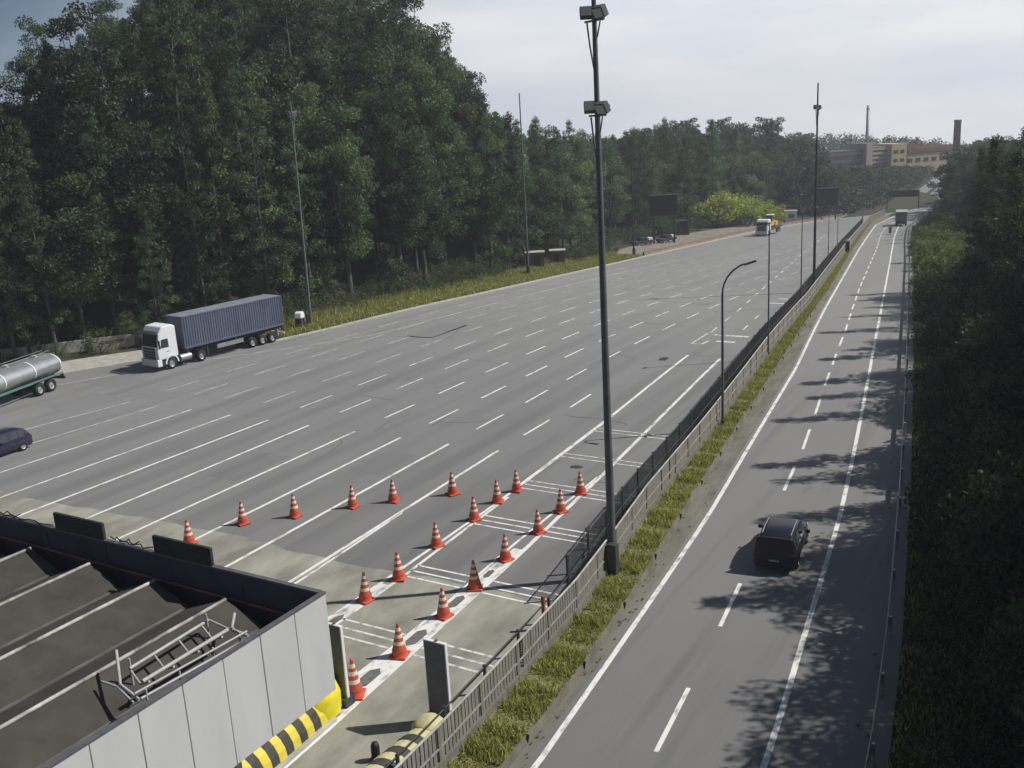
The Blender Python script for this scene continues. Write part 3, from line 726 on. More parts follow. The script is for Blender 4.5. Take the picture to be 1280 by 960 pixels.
# dark bar fence on the plaza side, a metre before the picket fence
gr = thing('bar_fence', 'dark metal bar fence on the plaza side of the picket fence', 'fence', (-18, 29, 0))
def gpt(y): return (float(x_fence(y)) - .95 + 18, y - 29)
for h in (.22, 1.02, 1.88): MB().tube([(*gpt(y), Z(y) + h) for y in YS(33 if h != 1.02 else 17, 225, 2.6)], .03, 5).build('rail', DARKST, gr)
gpm = None
for i, y in enumerate(YS(33, 225, 2.6)):
    o = MB().box((0, 0, .98), (.09, .09, 1.96)).build('fence_post', DARKST, gr) if gpm is None else bpy.data.objects.new('fence_post', gpm)
    if gpm is None: gpm = o.data
    else: COL.objects.link(o); o.parent = gr
    o.location = (*gpt(y), Z(y))
for y in (17.5, 20.2, 22.9, 25.6, 28.2, 30.9): MB().box((*gpt(y), .55), (.09, .09, 1.1)).build('short_post', DARKST, gr)
RUST = MB().box((.0, 0, .7), (.12, .12, 1.4)).build('marker_post', REDP, gr); RUST.location = (*gpt(30.4), 0)
gb = MB(); y = 33.2
while y < 225:
    gx, gy = gpt(y); gb.box((gx, gy, Z(y) + 1.05), (.022, .03, 1.66)); y += .13 if y < 110 else .2
tag(gb.build('bar', DARKST, gr), kind='stuff')

# steel rail along the right side of the motorway
rr2 = thing('motorway_guardrail', 'long steel guardrail along the right shoulder under the trees', 'guardrail', (-8, 50, 0))
def rpt(y, u=0): return (float(x_rail(y)) + u + 8, y - 50)
wb = MB(); prof = [(0.0, .46), (-.05, .50), (-.05, .56), (.0, .61), (-.05, .66), (-.05, .72), (0, .77)]
ysr = YS(10, 262, 3)
vs = []
for y in ysr:
    x, yy = rpt(y)
    vs += [(x + u, yy, Z(y) + h) for u, h in prof]
n = len(prof)
wb.add(vs, [(k * n + i, k * n + i + 1, (k + 1) * n + i + 1, (k + 1) * n + i) for k in range(len(ysr) - 1) for i in range(n - 1)])
wb.build('beam', STEEL, rr2, fix=False)
pm = None
for y in YS(11, 261, 4):
    if pm is None: o = MB().box((.06, 0, .37), (.1, .12, .86)).build('guard_post', STEEL, rr2); pm = o.data
    else: o = bpy.data.objects.new('guard_post', pm); COL.objects.link(o); o.parent = rr2
    o.location = (*rpt(y), Z(y))

# low block wall at the far left, behind the tanker and the truck
bw = thing('block_wall', 'low grey block wall on the far left between tanker and white truck', 'wall', (-84, 58, 0))
MB().box((0, 0, .65), (.25, 13, 1.3)).build('wall', CONCP, bw, .02)
for q in (-6.4, -2.2, 2.2, 6.4): MB().box((0, q, .75), (.4, .4, 1.5)).build('pier', CONC2, bw, .02)
MB().box((.14, 4.4, .85), (.02, 2.4, .28)).build('painted_band', mat('red_band', (.22, .12, .10), .9, var=.3), bw)
bw.rotation_euler = (0, 0, R(-38))

# ------------------------------------------------------------------ masts and lamp posts
def flood(parent, x, y, z, ang, tilt=.5):
    rot = Matrix.Rotation(ang, 3, 'Z') @ Matrix.Rotation(tilt, 3, 'X')
    h = MB().box((x, y, z), (.52, .26, .42), rot).build('floodlight', GALV, parent, .02)
    d = rot @ Vector((0, -.14, 0)); MB().box((x + d.x, y + d.y, z + d.z), (.44, .03, .34), rot).build('lens', mat('lens', (.45, .45, .43), .25), h)
    return h
def mast(label, x, y, h, r, tiers, cab=True, zoff=0.0, m_=None):
    t = thing('floodlight_mast', label, 'light mast', (x, y, Z(y) + zoff))
    MB().cyl((0, 0, 0), (0, 0, h), r, r * .45, 12).build('pole', m_ or GALV, t)
    MB().box((0, 0, .08), (r * 3.4, r * 3.4, .16)).build('base_plate', DARKST, t)
    for z, spread, side in tiers:
        cr_ = MB().box((0, 0, z), (spread * 2, .07, .07), Matrix.Rotation(R(-30), 3, 'Z')).build('crossarm', GALV, t)
        c_, s_ = math.cos(R(-30)), math.sin(R(-30))
        MB().tube([(-spread * .8 * c_, -spread * .8 * s_, z - .05), (-spread * .55 * c_, -spread * .55 * s_, z - .9), (-.1, .05, z - 1.7)], .035, 6).build('brace', GALV, t)
        MB().tube([(spread * .6 * c_, spread * .6 * s_, z - .05), (.12, -.05, z - .6)], .03, 6).build('brace', GALV, t)
        flood(t, -spread * .78 * c_, -spread * .78 * s_, z + .32, R(-150)); flood(t, spread * .62 * c_, spread * .62 * s_, z + .28, R(-20)); flood(t, .12, .22, z + .25, R(90))
    if cab:
        c = MB().box((.18, -.30, .75), (.42, .34, 1.3)).build('control_box', DARKST, t, .02)
        MB().box((.18, -.48, .8), (.34, .02, 1.0)).build('box_door', mat('box_door', (.07, .072, .075), .5), c)
    return t
mast('tall floodlight mast nearest the camera, rising from the fence past two lamp tiers', -17.02, 35.55, 23.9, .185, [(22.15, .62, 1), (18.75, .55, 1)], True, .3)
mast('second tall dark mast down the fence, with one small lamp head', -28.0, 113.0, 22.3, .17, [(19.5, .28, 1)], False, .3, DARKST)
mast('tall grey mast at the left grass edge, in front of dark forest', -68.9, 120.2, 24.4, .16, [(16.0, .25, 1)], True, 0)
mast('floodlight mast among the left trees behind the container truck', -69.7, 76.3, 22.2, .14, [(20.8, 1.5, 1)], True, 0, mat('pale_mast', (.16, .17, .165), .5, .2, var=.2)).rotation_euler = (0, R(2.6), R(-31))
mast('dark slim mast where the left grass strip ends', -65.9, 149.5, 15.5, .14, [], True, 0, DARKST)
def lamp_post(label, x, y, h, arm, r=.075, zoff=.33, ang=0.0, head=True):
    t = thing('lamp_post', label, 'lamp post', (x, y, Z(y) + zoff), ang)
    if arm > 0:
        pts = [(0, 0, 0), (0, 0, h * .55), (0, 0, h * .80)] + [(arm * (1 - math.cos(a)) , 0, h * .80 + h * .19 * math.sin(a)) for a in np.linspace(.2, 1.25, 7)]
        e = pts[-1]
        MB().tube(pts, [r, r * .85, r * .75] + [r * .6] * 7, 9).build('pole', GALV, t)
        if head: MB().box((e[0] + .32, 0, e[2] + .06), (.75, .26, .12), Matrix.Rotation(R(-18), 3, 'Y')).build('lamp_head', GALV, t, .03)
    else:
        MB().cyl((0, 0, 0), (0, 0, h), r, r * .6, 9).build('pole', GALV, t)
        if head: MB().box((0, 0, h + .04), (.16, .5, .1)).build('lamp_head', GALV, t, .02)
    MB().cyl((0, 0, 0), (0, 0, .25), r * 1.7, r * 1.5, 9).build('base_collar', DARKST, t)
    return t
lamp_post('curved arm lamp post by the fence, nearest of the small lamps', -19.45, 56.9, 10.1, 1.9, .09, .33, R(10))
lamp_post('straight slim pole beside the fence beyond the curved lamp', -22.15, 75.6, 10.2, 0, .075)
lamp_post('slim pole past the straight one, third along the fence', -26.2, 100.6, 9.3, 0, .07)
lamp_post('faint slim pole far along the fence beyond the second mast', -33.2, 141.5, 7.9, 0, .065)
lamp_post('faintest slim pole along the fence before the twin lamp', -36.4, 161.0, 7.6, 0, .06)
tl = lamp_post('distant lamp post with a T shaped head at the end of the fence', -44.9, 221.0, 8.2, 0, .09, .33, R(-30), False)
MB().box((0, 0, 8.2), (3.4, .1, .1)).build('crossarm', GALV, tl)
for s in (-1, 1): MB().box((s * 1.6, 0, 8.14), (.7, .25, .12)).build('lamp_head', GALV, tl, .02)

# ------------------------------------------------------------------ vehicles
def wheel(parent, x, y, r, wd, rimm=STEEL, side=1, n=20, name='wheel'):
    tb = MB(); prof = [(r * .62, -wd / 2), (r * .93, -wd / 2), (r, -wd * .35), (r, wd * .35), (r * .93, wd / 2), (r * .62, wd / 2)]
    vs = []
    for (q, u) in prof:
        for i in range(n):
            t = 2 * math.pi * i / n; vs.append((x + u, y + math.cos(t) * q, r + math.sin(t) * q))
    m = len(prof)
    tb.add(vs, [(k * n + i, k * n + (i + 1) % n, (k + 1) * n + (i + 1) % n, (k + 1) * n + i) for k in range(m - 1) for i in range(n)], True)
    w_ = tb.build(name, RUB, parent)
    rb = MB(); vs = [(x + side * wd * .30, y, r)]
    for q, u in ((.25, .33), (.45, .22), (.60, .30), (.64, .40)):
        for i in range(n):
            t = 2 * math.pi * i / n; vs.append((x + side * wd * u, y + math.cos(t) * r * q, r + math.sin(t) * r * q))
    fs = [(0, 1 + i, 1 + (i + 1) % n) for i in range(n)] + [(1 + k * n + i, 1 + k * n + (i + 1) % n, 1 + (k + 1) * n + (i + 1) % n, 1 + (k + 1) * n + i) for k in range(3) for i in range(n)]
    rb.add(vs, fs, True); rb.build('rim', rimm, w_)
    return w_

def car(name, label, loc, rz, L_, Wd, H, paint, kind):
    """front is +y; origin on the ground under the middle"""
    t = thing(name, label, 'car', loc, rz)
    hw = Wd / 2; bz = .22; belt = H * .58
    # stations: y, belt height, roof height, half width at belt, half width at roof
    if kind == 'suv':
        st = [(-.50, .50, .50, .88, .88), (-.485, .60, .60, .93, .90), (-.465, .98, 1.00, .96, .80), (-.395, 1.0, .90, .97, .72), (-.33, 1.0, .985, .98, .73), (-.15, 1.0, 1.0, 1, .76), (.06, .99, .985, 1, .75), (.15, .98, .92, 1, .74), (.27, .96, .60, .98, .80), (.38, .92, .56, .96, .85), (.465, .84, .48, .92, .84), (.5, .60, .36, .84, .80)]
    else:
        st = [(-.50, .55, .50, .86, .86), (-.485, .65, .60, .92, .88), (-.46, .98, .72, .95, .80), (-.38, 1.0, .93, .97, .73), (-.28, 1.0, .985, .98, .73), (-.1, 1.0, 1.0, 1, .74), (.05, .99, .985, 1, .73), (.13, .98, .93, 1, .72), (.28, .96, .60, .98, .80), (.38, .90, .56, .96, .84), (.465, .80, .47, .92, .84), (.5, .55, .36, .84, .80)]
    secs = []
    for (f_, bf, rf, wb_, wr) in st:
        y = f_ * L_; zb = belt * bf; zr = max(H * rf, zb + .01) if rf > .1 else zb
        secs.append([(hw * wb_ * .90, y, bz), (hw * wb_, y, bz + .16), (hw * wb_, y, zb * .72 + .05), (hw * wb_ * .965, y, zb), (hw * wr + .02, y, zr - .035 if zr > zb + .05 else zr - .003), (hw * wr * .88, y, zr)])
    bd = MB(); vs = []; k = len(secs[0]) * 2
    for s in secs: vs += s + [(-p[0], p[1], p[2]) for p in reversed(s)]
    fs = [(j * k + i, j * k + i + 1, (j + 1) * k + i + 1, (j + 1) * k + i) for j in range(len(secs) - 1) for i in range(k - 1)]
    fs += [(j * k + k - 1, j * k, (j + 1) * k, (j + 1) * k + k - 1) for j in range(len(secs) - 1)] + [tuple(range(k)), tuple(range((len(secs)) * k - 1, (len(secs) - 1) * k - 1, -1))]
    bd.add(vs, fs, True)
    body = bd.build('body', paint, t)
    body.data.set_sharp_from_angle(angle=R(28))
    # glass on the sides, windscreen, rear window
    def lerp(a, b_, u): return tuple(a[i] + (b_[i] - a[i]) * u for i in range(3))
    def sidequad(j0, j1, u0, u1, v0, v1):
        out_ = []
        for (f_, vv) in ((u0, v0), (u1, v0), (u1, v1), (u0, v1)):
            jj = j0 + f_ * (j1 - j0); ja = int(min(math.floor(jj), len(secs) - 2)); fr_ = jj - ja
            a = lerp(secs[ja][3], secs[ja][4], vv); c = lerp(secs[ja + 1][3], secs[ja + 1][4], vv); p = lerp(a, c, fr_); out_.append(p)
        return out_
    for sgn in (1, -1):
        for (a, c) in ((3.25, 4.15), (4.25, 5.15), (5.25, 7.3)):
            g = MB(); A = []
            ss_ = [a + (c - a) * i / 3 for i in range(4)]
            vs = []
            for q in ss_:
                for vv in (.10, .90):
                    ja = int(math.floor(q)); p = lerp(lerp(secs[ja][3], secs[ja][4], vv), lerp(secs[ja + 1][3], secs[ja + 1][4], vv), q - ja); vs.append((sgn * (p[0] + .012), p[1], p[2]))
            g.add(vs, [(2 * i, 2 * i + 1, 2 * i + 3, 2 * i + 2) for i in range(3)]); g.build('side_window', GLASS, t)
        mpos = (sgn * (hw + .12), .11 * L_, belt + .08)
        MB().box(mpos, (.2, .14, .15)).build('mirror', BLACK, t, .04)
        for yy in (.02, -.20): MB().box((sgn * (hw + .008), yy * L_, belt * .86), (.03, .18, .03)).build('door_handle', paint, t)
        MB().box((sgn * hw * .80, -.474 * L_, belt * .88), (.26, .16, .24)).build('tail_light', mat('tail_red', (.20, .012, .012), .25), t, .03)
        MB().box((sgn * hw * .70, .472 * L_, belt * .72), (.40, .16, .15)).build('headlight', mat('headlight', (.6, .62, .63), .15), t, .04)
        for fy in (-.30, .31): wheel(t, sgn * (hw - .10), fy * L_, .335, .22, STEEL, sgn)
    def band(ja, jb, u, v, lo=.08, hi=.92):
        A, B_ = secs[ja], secs[jb]
        def mid(sec, f_): return sec
        pa = lerp(A[5], B_[5], u); pb = lerp(A[5], B_[5], v); wa = lerp(A[4], B_[4], u)[0] * .9; wb2 = lerp(A[4], B_[4], v)[0] * .9
        d = Vector((0, pb[1] - pa[1], pb[2] - pa[2])).normalized(); nrm_ = Vector((0, -d.z, d.y)); nrm_ = nrm_ if nrm_.z > 0 else -nrm_
        o = nrm_ * .012
        return [(-wa, pa[1] + o.y, pa[2] + o.z), (wa, pa[1] + o.y, pa[2] + o.z), (wb2, pb[1] + o.y, pb[2] + o.z), (-wb2, pb[1] + o.y, pb[2] + o.z)]
    g = MB(); g.add(band(8, 7, .06, .96), [(0, 1, 2, 3)]); g.build('windscreen', GLASS, t)
    g = MB(); g.add(band(2, 3, .08, .92), [(0, 1, 2, 3)]); g.build('rear_window', GLASS, t)
    MB().box((0, -.498 * L_, belt * .60), (.42, .03, .14)).build('number_plate', mat('plate', (.42, .43, .45), .5), t)
    MB().box((0, -.493 * L_, .40), (Wd * .84, .16, .26)).build('rear_bumper', paint, t, .05)
    MB().box((0, .49 * L_, .38), (Wd * .82, .12, .24)).build('front_bumper', paint, t, .05)
    MB().box((0, .492 * L_, .56), (Wd * .5, .05, .14)).build('grille', BLACK, t, .02)
    if kind == 'suv':
        for sgn in (1, -1): MB().tube([(sgn * hw * .66, -.36 * L_, H * .985 + .03), (sgn * hw * .67, -.15 * L_, H + .05), (sgn * hw * .66, .05 * L_, H * .985 + .04)], .022, 6).build('roof_rail', STEEL, t)
        MB().box((0, -.40 * L_, H * .925), (Wd * .66, .22, .04)).build('spoiler', paint, t, .015)
    return t
BLKP = mat('black_car_paint', (.007, .008, .016), .4, spec=.3, coat=.15)
NAVP = mat('navy_car_paint', (.020, .022, .055), .28, coat=.6)
SL = math.atan2(-11.9 + 11.4, 5)
car('suv', 'black SUV driving away on the right carriageway', (-11.25, 40.75, 0), R(6.8), 4.3, 1.80, 1.52, BLKP, 'suv')
car('hatchback', 'dark navy hatchback leaving the frame at the left edge', (-60.75, 36.0, 0), R(183), 3.9, 1.7, 1.50, NAVP, 'hatch')

def truck_cab(t, paint, y0=0.0, tall=3.75, w_=2.5):
    """cab-over tractor, front towards +y at y0"""
    yb = y0 - 2.2
    prof = [(yb, 1.05), (y0 - .02, .95), (y0 + .0, 1.75), (y0 - .08, 2.05), (y0 - .30, tall - .62), (y0 - .75, tall - .06), (yb + .35, tall), (yb, tall - .18)]
    c = MB().prism(prof, -w_ / 2, w_ / 2, 'x').build('cab', paint, t, .09)
    MB().box((0, y0 - .10, .72), (w_, .5, .62)).build('bumper', paint, t, .06)
    MB().prism([(y0 + .012, .95), (y0 + .032, .95), (y0 + .032, 2.0), (y0 - .03, 2.0)], -.85, .85, 'x').build('grille', mat('grille_dark', (.03, .032, .035), .5), t)
    for k in range(4): MB().box((0, y0 + .045, 1.1 + k * .23), (1.6, .03, .04)).build('grille_bar', STEEL, t)
    for s in (-1, 1):
        MB().box((s * .98, y0 + .02, 1.5), (.16, .05, 1.15)).build('grille_surround', paint, t, .02)
    a = Vector((0, y0 - .08, 2.05)); b_ = Vector((0, y0 - .30, tall - .62)); d = (b_ - a)
    p0 = a + d * .06 + Vector((0, .02, 0)); p1 = a + d * .96 + Vector((0, .02, 0))
    MB().add([(-1.12, p0.y, p0.z), (1.12, p0.y, p0.z), (1.08, p1.y, p1.z), (-1.08, p1.y, p1.z)], [(0, 1, 2, 3)]).build('windscreen', GLASS, t)
    MB().box((0, y0 - .12, tall - .52), (2.2, .42, .10), Matrix.Rotation(R(-20), 3, 'X')).build('sun_visor', mat('visor', (.05, .05, .055), .4), t, .02)
    for s in (-1, 1):
        x = s * (w_ / 2 + .008)
        MB().add([(x, y0 - .38, 1.98), (x, y0 - 1.25, 1.98), (x, y0 - 1.25, 2.72), (x, y0 - .50, 2.72)], [(0, 1, 2, 3)]).build('side_window', GLASS, t)
        MB().box((s * (w_ / 2 + .22), y0 - .12, 2.35), (.16, .12, .75)).build('mirror', BLACK, t, .03)
        MB().box((s * (w_ / 2 + .10), y0 - .12, 2.62), (.3, .05, .05)).build('mirror_arm', BLACK, t)
        MB().box((s * .95, y0 + .15, .82), (.42, .05, .24)).build('headlight', mat('headlight', (.6, .62, .63), .15), t, .03)
        MB().box((s * (w_ / 2 + .01), y0 - 1.1, 1.62), (.02, .22, .05)).build('door_handle', BLACK, t)
        MB().box((s * (w_ / 2 - .12), y0 - .62, .62), (.2, .5, .38)).build('step', DARKST, t, .02)
        # wheel arch
        ar = MB(); n = 10; vs = []
        for i in range(n + 1):
            th = math.pi * i / n
            for (q, u) in ((.60, 0), (.60, .06), (.74, .06), (.74, 0)): vs.append((s * (w_ / 2 - .02 + u), y0 - 1.42 + math.cos(th) * q, .55 + math.sin(th) * q))
        ar.add(vs, [(i * 4 + j, i * 4 + (j + 1) % 4, (i + 1) * 4 + (j + 1) % 4, (i + 1) * 4 + j) for i in range(n) for j in range(4)]); ar.build('wheel_arch', paint, t)
        wheel(t, s * (w_ / 2 - .18), y0 - 1.42, .52, .32, STEEL, s)
    return c

def trailer_truck(loc, rz):
    t = thing('container_truck', 'white truck hauling a blue corrugated container on a three axle trailer', 'truck', loc, rz)
    BLUE = mat('container_blue', (.070, .082, .125), .6, col2=(.11, .125, .18), scale=1.1, stretch=(1, 1, .3), detail=9)
    truck_cab(t, WHITE, 0, 3.85)
    # tractor chassis and drive axles
    MB().box((-.42, -4.2, .82), (.16, 5.6, .28)).box((.42, -4.2, .82), (.16, 5.6, .28)).build('chassis', DARKST, t)
    for s in (-1, 1):
        wheel(t, s * 1.05, -4.75, .52, .5, STEEL, s)
        MB().cyl((s * 1.02, -2.4, .72), (s * 1.02, -3.6, .72), .32, n=14).build('fuel_tank', STEEL, t)
        MB().box((s * 1.05, -4.75, 1.12), (.5, 1.15, .05)).build('mudguard', BLACK, t, .02)
    MB().box((0, -2.55, 1.6), (1.6, .12, 1.1)).build('cab_rear_frame', DARKST, t)
    # trailer
    F = -3.05; Lc = 12.2; z0, z1, hw = 1.42, 4.28, 1.22
    MB().box((-.45, F - Lc / 2 + .1, 1.2), (.18, Lc, .36)).box((.45, F - Lc / 2 + .1, 1.2), (.18, Lc, .36)).box((0, F - .2, 1.28), (2.4, .2, .22)).box((0, F - Lc + .1, 1.28), (2.4, .2, .22)).box((0, F - 6, 1.28), (2.4, .2, .2)).build('trailer_frame', DARKST, t)
    # corrugated container shell
    c = MB(); step = .28; nn = int(Lc / step)
    for s in (-1, 1):
        vs = []; yy = F
        i = 0
        pts = []
        while yy > F - Lc + .12:
            for (dy, dx) in ((0, 0), (.07, 0), (.11, -.045), (.18, -.045), (.22, 0)): pts.append((s * (hw + dx), yy - dy))
            yy -= step
        vs = [(x, y, z0 + .16) for x, y in pts] + [(x, y, z1 - .12) for x, y in pts]; n = len(pts)
        c.add(vs, [(i, i + 1, i + 1 + n, i + n) for i in range(n - 1)])
    pts = []
    x = -hw + .1
    while x < hw - .1:
        for (dx, dy) in ((0, 0), (.07, 0), (.11, -.03), (.18, -.03), (.22, 0)): pts.append((x + dx, F + dy))
        x += .28
    n = len(pts); c.add([(x, y, z0 + .16) for x, y in pts] + [(x, y, z1 - .12) for x, y in pts], [(i, i + 1, i + 1 + n, i + n) for i in range(n - 1)])
    cont = c.build('container', BLUE, t, fix=False)
    rf = MB().box((0, F - Lc / 2, z1 - .03), (2 * hw - .06, Lc - .06, .05)); rf.build('container_roof', mat('container_roof_blue', (.24, .27, .31), .55, col2=(.17, .19, .22), scale=.8), cont)
    e = MB()
    for s in (-1, 1):
        e.box((s * (hw - .02), F - Lc / 2, z1 - .07), (.10, Lc, .13)).box((s * (hw - .02), F - Lc / 2, z0 + .08), (.10, Lc, .18))
        for yy in (F, F - Lc): e.box((s * (hw - .03), yy, (z0 + z1) / 2), (.15, .15, z1 - z0 + .015))
    e.box((0, F, z1 - .068), (2 * hw - .2, .12, .125)).box((0, F, z0 + .078), (2 * hw - .2, .12, .175)).box((0, F - Lc, z1 - .068), (2 * hw - .2, .12, .125)).box((0, F - Lc, z0 + .078), (2 * hw - .2, .12, .175)).build('container_frame', BLUE, cont, .015)
    MB().box((0, F - Lc + .02, (z0 + z1) / 2), (2 * hw - .2, .06, z1 - z0 - .2)).build('container_doors', BLUE, cont)
    for xx in (-.75, -.3, .3, .75): MB().cyl((xx, F - Lc - .06, z0 + .1), (xx, F - Lc - .06, z1 - .1), .025, n=6).build('lock_rod', STEEL, cont)
    lg = MB().box((hw + .012, F - 1.25, z1 - .50), (.015, 1.15, .22)).box((hw + .012, F - .75, z1 - .46), (.018, .25, .32)); lg.build('painted_logo', WHITE, cont)
    for k in range(3):
        for s in (-1, 1): wheel(t, s * 1.05, F - 8.0 - k * 1.28, .50, .42, mat('worn_rim', (.30, .31, .31), .6, .3, var=.3), s)
    MB().box((0, F - 9.28, .52), (1.9, 2.7, .14)).build('axle', DARKST, t)
    for s in (-1, 1):
        MB().box((s * 1.0, F - 2.6, .75), (.12, .12, .8)).build('landing_leg', DARKST, t)
        MB().box((s * 1.12, F - 5.3, .95), (.06, 3.2, .38)).build('side_guard', STEEL, t)
        MB().box((s * .95, F - Lc - .02, 1.0), (.4, .08, .2)).build('tail_light', mat('tail_red', (.2, .01, .01), .3), t)
        MB().box((s * 1.0, F - 11.3, .85), (.5, .03, .6)).build('mud_flap', WHITE, t)
    MB().box((0, F - Lc - .05, .62), (2.3, .1, .14)).build('rear_bumper', WHITE, t)
    return t
trailer_truck((-70.05, 56.25, 0), R(180 - 6.0)).scale = (.95, .915, 1.0)

def tanker(loc, rz):
    t = thing('tanker_truck', 'silver tanker truck cut by the left edge of the picture', 'truck', loc, rz)
    SILV = mat('tank_silver', (.50, .51, .52), .34, .75, var=.1, scale=1.5)
    n = 26; R0 = 1.12; yb, ya = 0.0, 9.6
    tk = MB(); vs = []
    st = [(yb - .12, .55), (yb - .05, .9), (yb, 1.0), (yb + 3.1, 1.0), (yb + 6.4, 1.0), (ya, 1.0), (ya + .06, .9), (ya + .14, .5)]
    for (y, q) in st:
        for i in range(n):
            a = 2 * math.pi * i / n; vs.append((math.cos(a) * 1.22 * q, y, 1.92 + math.sin(a) * .86 * q))
    tk.add(vs, [(k * n + i, k * n + (i + 1) % n, (k + 1) * n + (i + 1) % n, (k + 1) * n + i) for k in range(len(st) - 1) for i in range(n)] + [tuple(range(n - 1, -1, -1)), tuple(range((len(st) - 1) * n, len(st) * n))], True)
    tank = tk.build('tank', SILV, t)
    tank.data.set_sharp_from_angle(angle=R(40))
    for yy in (.15, 3.1, 6.4, 9.4):
        b_ = MB(); vs = []
        for (dy, q) in ((-.05, 1.0), (-.05, 1.025), (.05, 1.025), (.05, 1.0)):
            for i in range(n):
                a = 2 * math.pi * i / n; vs.append((math.cos(a) * 1.22 * q, yy + dy, 1.92 + math.sin(a) * .86 * q))
        b_.add(vs, [(k * n + i, k * n + (i + 1) % n, (k + 1) * n + (i + 1) % n, (k + 1) * n + i) for k in range(3) for i in range(n)]); b_.build('tank_band', WHITE, tank)
    MB().box((0, 4.8, 2.80), (.7, 9.2, .05)).build('walkway', STEEL, tank)
    for s in (-1, 1): MB().tube([(s * .36, .2, 2.8), (s * .36, .25, 3.05), (s * .36, 9.2, 3.05), (s * .36, 9.3, 2.8)], .025, 6).build('handrail', STEEL, tank)
    for yy in (1.6, 4.8, 8.0): MB().lathe([(.28, 2.78), (.28, 2.95), (.2, 3.0), (0, 3.0)], (0, yy, 0), 14).build('hatch', STEEL, tank)
    for s in (-1, 1):
        MB().box((s * 1.2, 4.4, 1.18), (.1, 8.6, .16)).build('side_rail', mat('green_rail', (.10, .2, .15), .5), t)
        for yy in (1.6, 2.95): wheel(t, s * 1.05, yy, .53, .42, mat('worn_rim', (0, 0, 0)), s)
        MB().box((s * 1.1, 2.3, 1.12), (.5, 2.7, .05)).build('mudguard', BLACK, t, .02)
        MB().box((s * .9, -.12, .95), (.35, .1, .2)).build('tail_light', mat('tail_red', (0, 0, 0)), t)
    MB().box((-.42, 4.9, 1.02), (.16, 9.4, .26)).box((.42, 4.9, 1.02), (.16, 9.4, .26)).build('chassis', DARKST, t)
    MB().box((0, -.15, .72), (2.3, .14, .2)).build('rear_bumper', DARKST, t)
    lad = MB()
    for s in (-.2, .2): lad.tube([(s + .55, -.16, .9), (s + .55, -.16, 2.5), (s + .45, .1, 2.85)], .022, 6)
    for k in range(6): lad.cyl((.35, -.16, 1.0 + k * .28), (.75, -.16, 1.0 + k * .28), .016, n=6)
    lad.build('ladder', STEEL, t)
    truck_cab(t, WHITE, 13.2, 3.4)
    MB().box((-.4, 11, .8), (.15, 2.6, .25)).box((.4, 11, .8), (.15, 2.6, .25)).build('chassis', DARKST, t)
    return t
tanker((-74.25, 49.6, 0), R(180 + 16))

# far truck with a yellow machine on its bed
ft = thing('flatbed_truck', 'white flatbed truck with a yellow machine on its bed, far down the plaza', 'truck', (-58.85, 195.6, Z(196)), R(180))
truck_cab(ft, WHITE, 0, 3.2, 2.4)
MB().box((0, -6.3, 1.05), (2.4, 8.0, .3)).build('flatbed', DARKST, ft)
for s in (-1, 1):
    for yy in (-7.4, -8.6): wheel(ft, s * 1.0, yy, .48, .4, STEEL, s)
mc = MB().box((.3, -5.6, 2.0), (1.7, 3.0, 1.2)).box((.2, -7.8, 1.75), (1.9, 1.6, .9)).build('machine_body', mat('machine_yellow', (.55, .36, .04), .6, var=.2), ft, .08)
MB().box((-.2, -4.9, 3.1), (1.2, 1.3, 1.1)).build('machine_cab', mat('machine_cab', (.06, .06, .06), .4), mc, .05)
MB().box((-.2, -4.9, 3.72), (1.4, 1.5, .14)).build('machine_roof', WHITE, mc, .03)
MB().tube([(.6, -6.2, 2.4), (.6, -7.6, 3.3), (.6, -9.4, 2.0)], .16, 6).build('machine_arm', mat('machine_yellow', (0, 0, 0)), mc)
# box truck seen from behind on the right carriageway
bt = thing('box_truck', 'small pale truck far ahead on the right carriageway', 'truck', (-38.6, 229.5, Z(229.5)), R(9))
MB().box((0, -.4, 2.15), (2.4, 5.2, 2.1)).build('cargo_box', mat('box_grey', (.34, .34, .33), .6, var=.15), bt, .05)
MB().box((0, -3.02, 2.1), (2.1, .05, 1.8)).build('rear_door', mat('rear_door', (.15, .15, .16), .6), bt)
MB().prism([(2.3, .8), (4.1, .8), (4.1, 1.6), (3.8, 2.6), (2.3, 2.6)], -1.1, 1.1, 'x').build('cab', WHITE, bt, .08)
MB().box((0, 0, .82), (1.6, 7.2, .3)).build('chassis', DARKST, bt)
for s in (-1, 1):
    for yy in (-1.9, 3.1): wheel(bt, s * .95, yy, .45, .35, STEEL, s)
    MB().box((s * .9, -3.05, .95), (.3, .06, .16)).build('tail_light', mat('tail_red', (0, 0, 0)), bt)

# motorcycle and its rider
mo = thing('motorcycle', 'small dark motorcycle far up the right carriageway', 'motorcycle', (-35.9, 202.0, Z(202)), R(9))
for yy in (-.65, .68): wheel(mo, 0, yy, .32, .12, STEEL, 1, 16)
MB().tube([(0, .68, .32), (0, .50, .75), (0, .40, 1.05)], .035, 6).build('fork', STEEL, mo)
MB().box((0, .18, .80), (.26, .5, .24)).build('fuel_tank', mat('moto_red', (.25, .03, .03), .4), mo, .08)
MB().box((0, -.30, .82), (.26, .62, .10)).build('seat', BLACK, mo, .04)
MB().box((0, .05, .48), (.28, .5, .32)).build('engine', DARKST, mo, .05)
MB().tube([(-.36, .30, 1.08), (0, .42, 1.06), (.36, .30, 1.08)], .02, 6).build('handlebar', BLACK, mo)
MB().tube([(0, -.65, .32), (0, -.1, .45)], .04, 6).build('swing_arm', DARKST, mo)
MB().box((0, -.72, .86), (.12, .06, .08)).build('tail_light', mat('tail_red', (0, 0, 0)), mo)
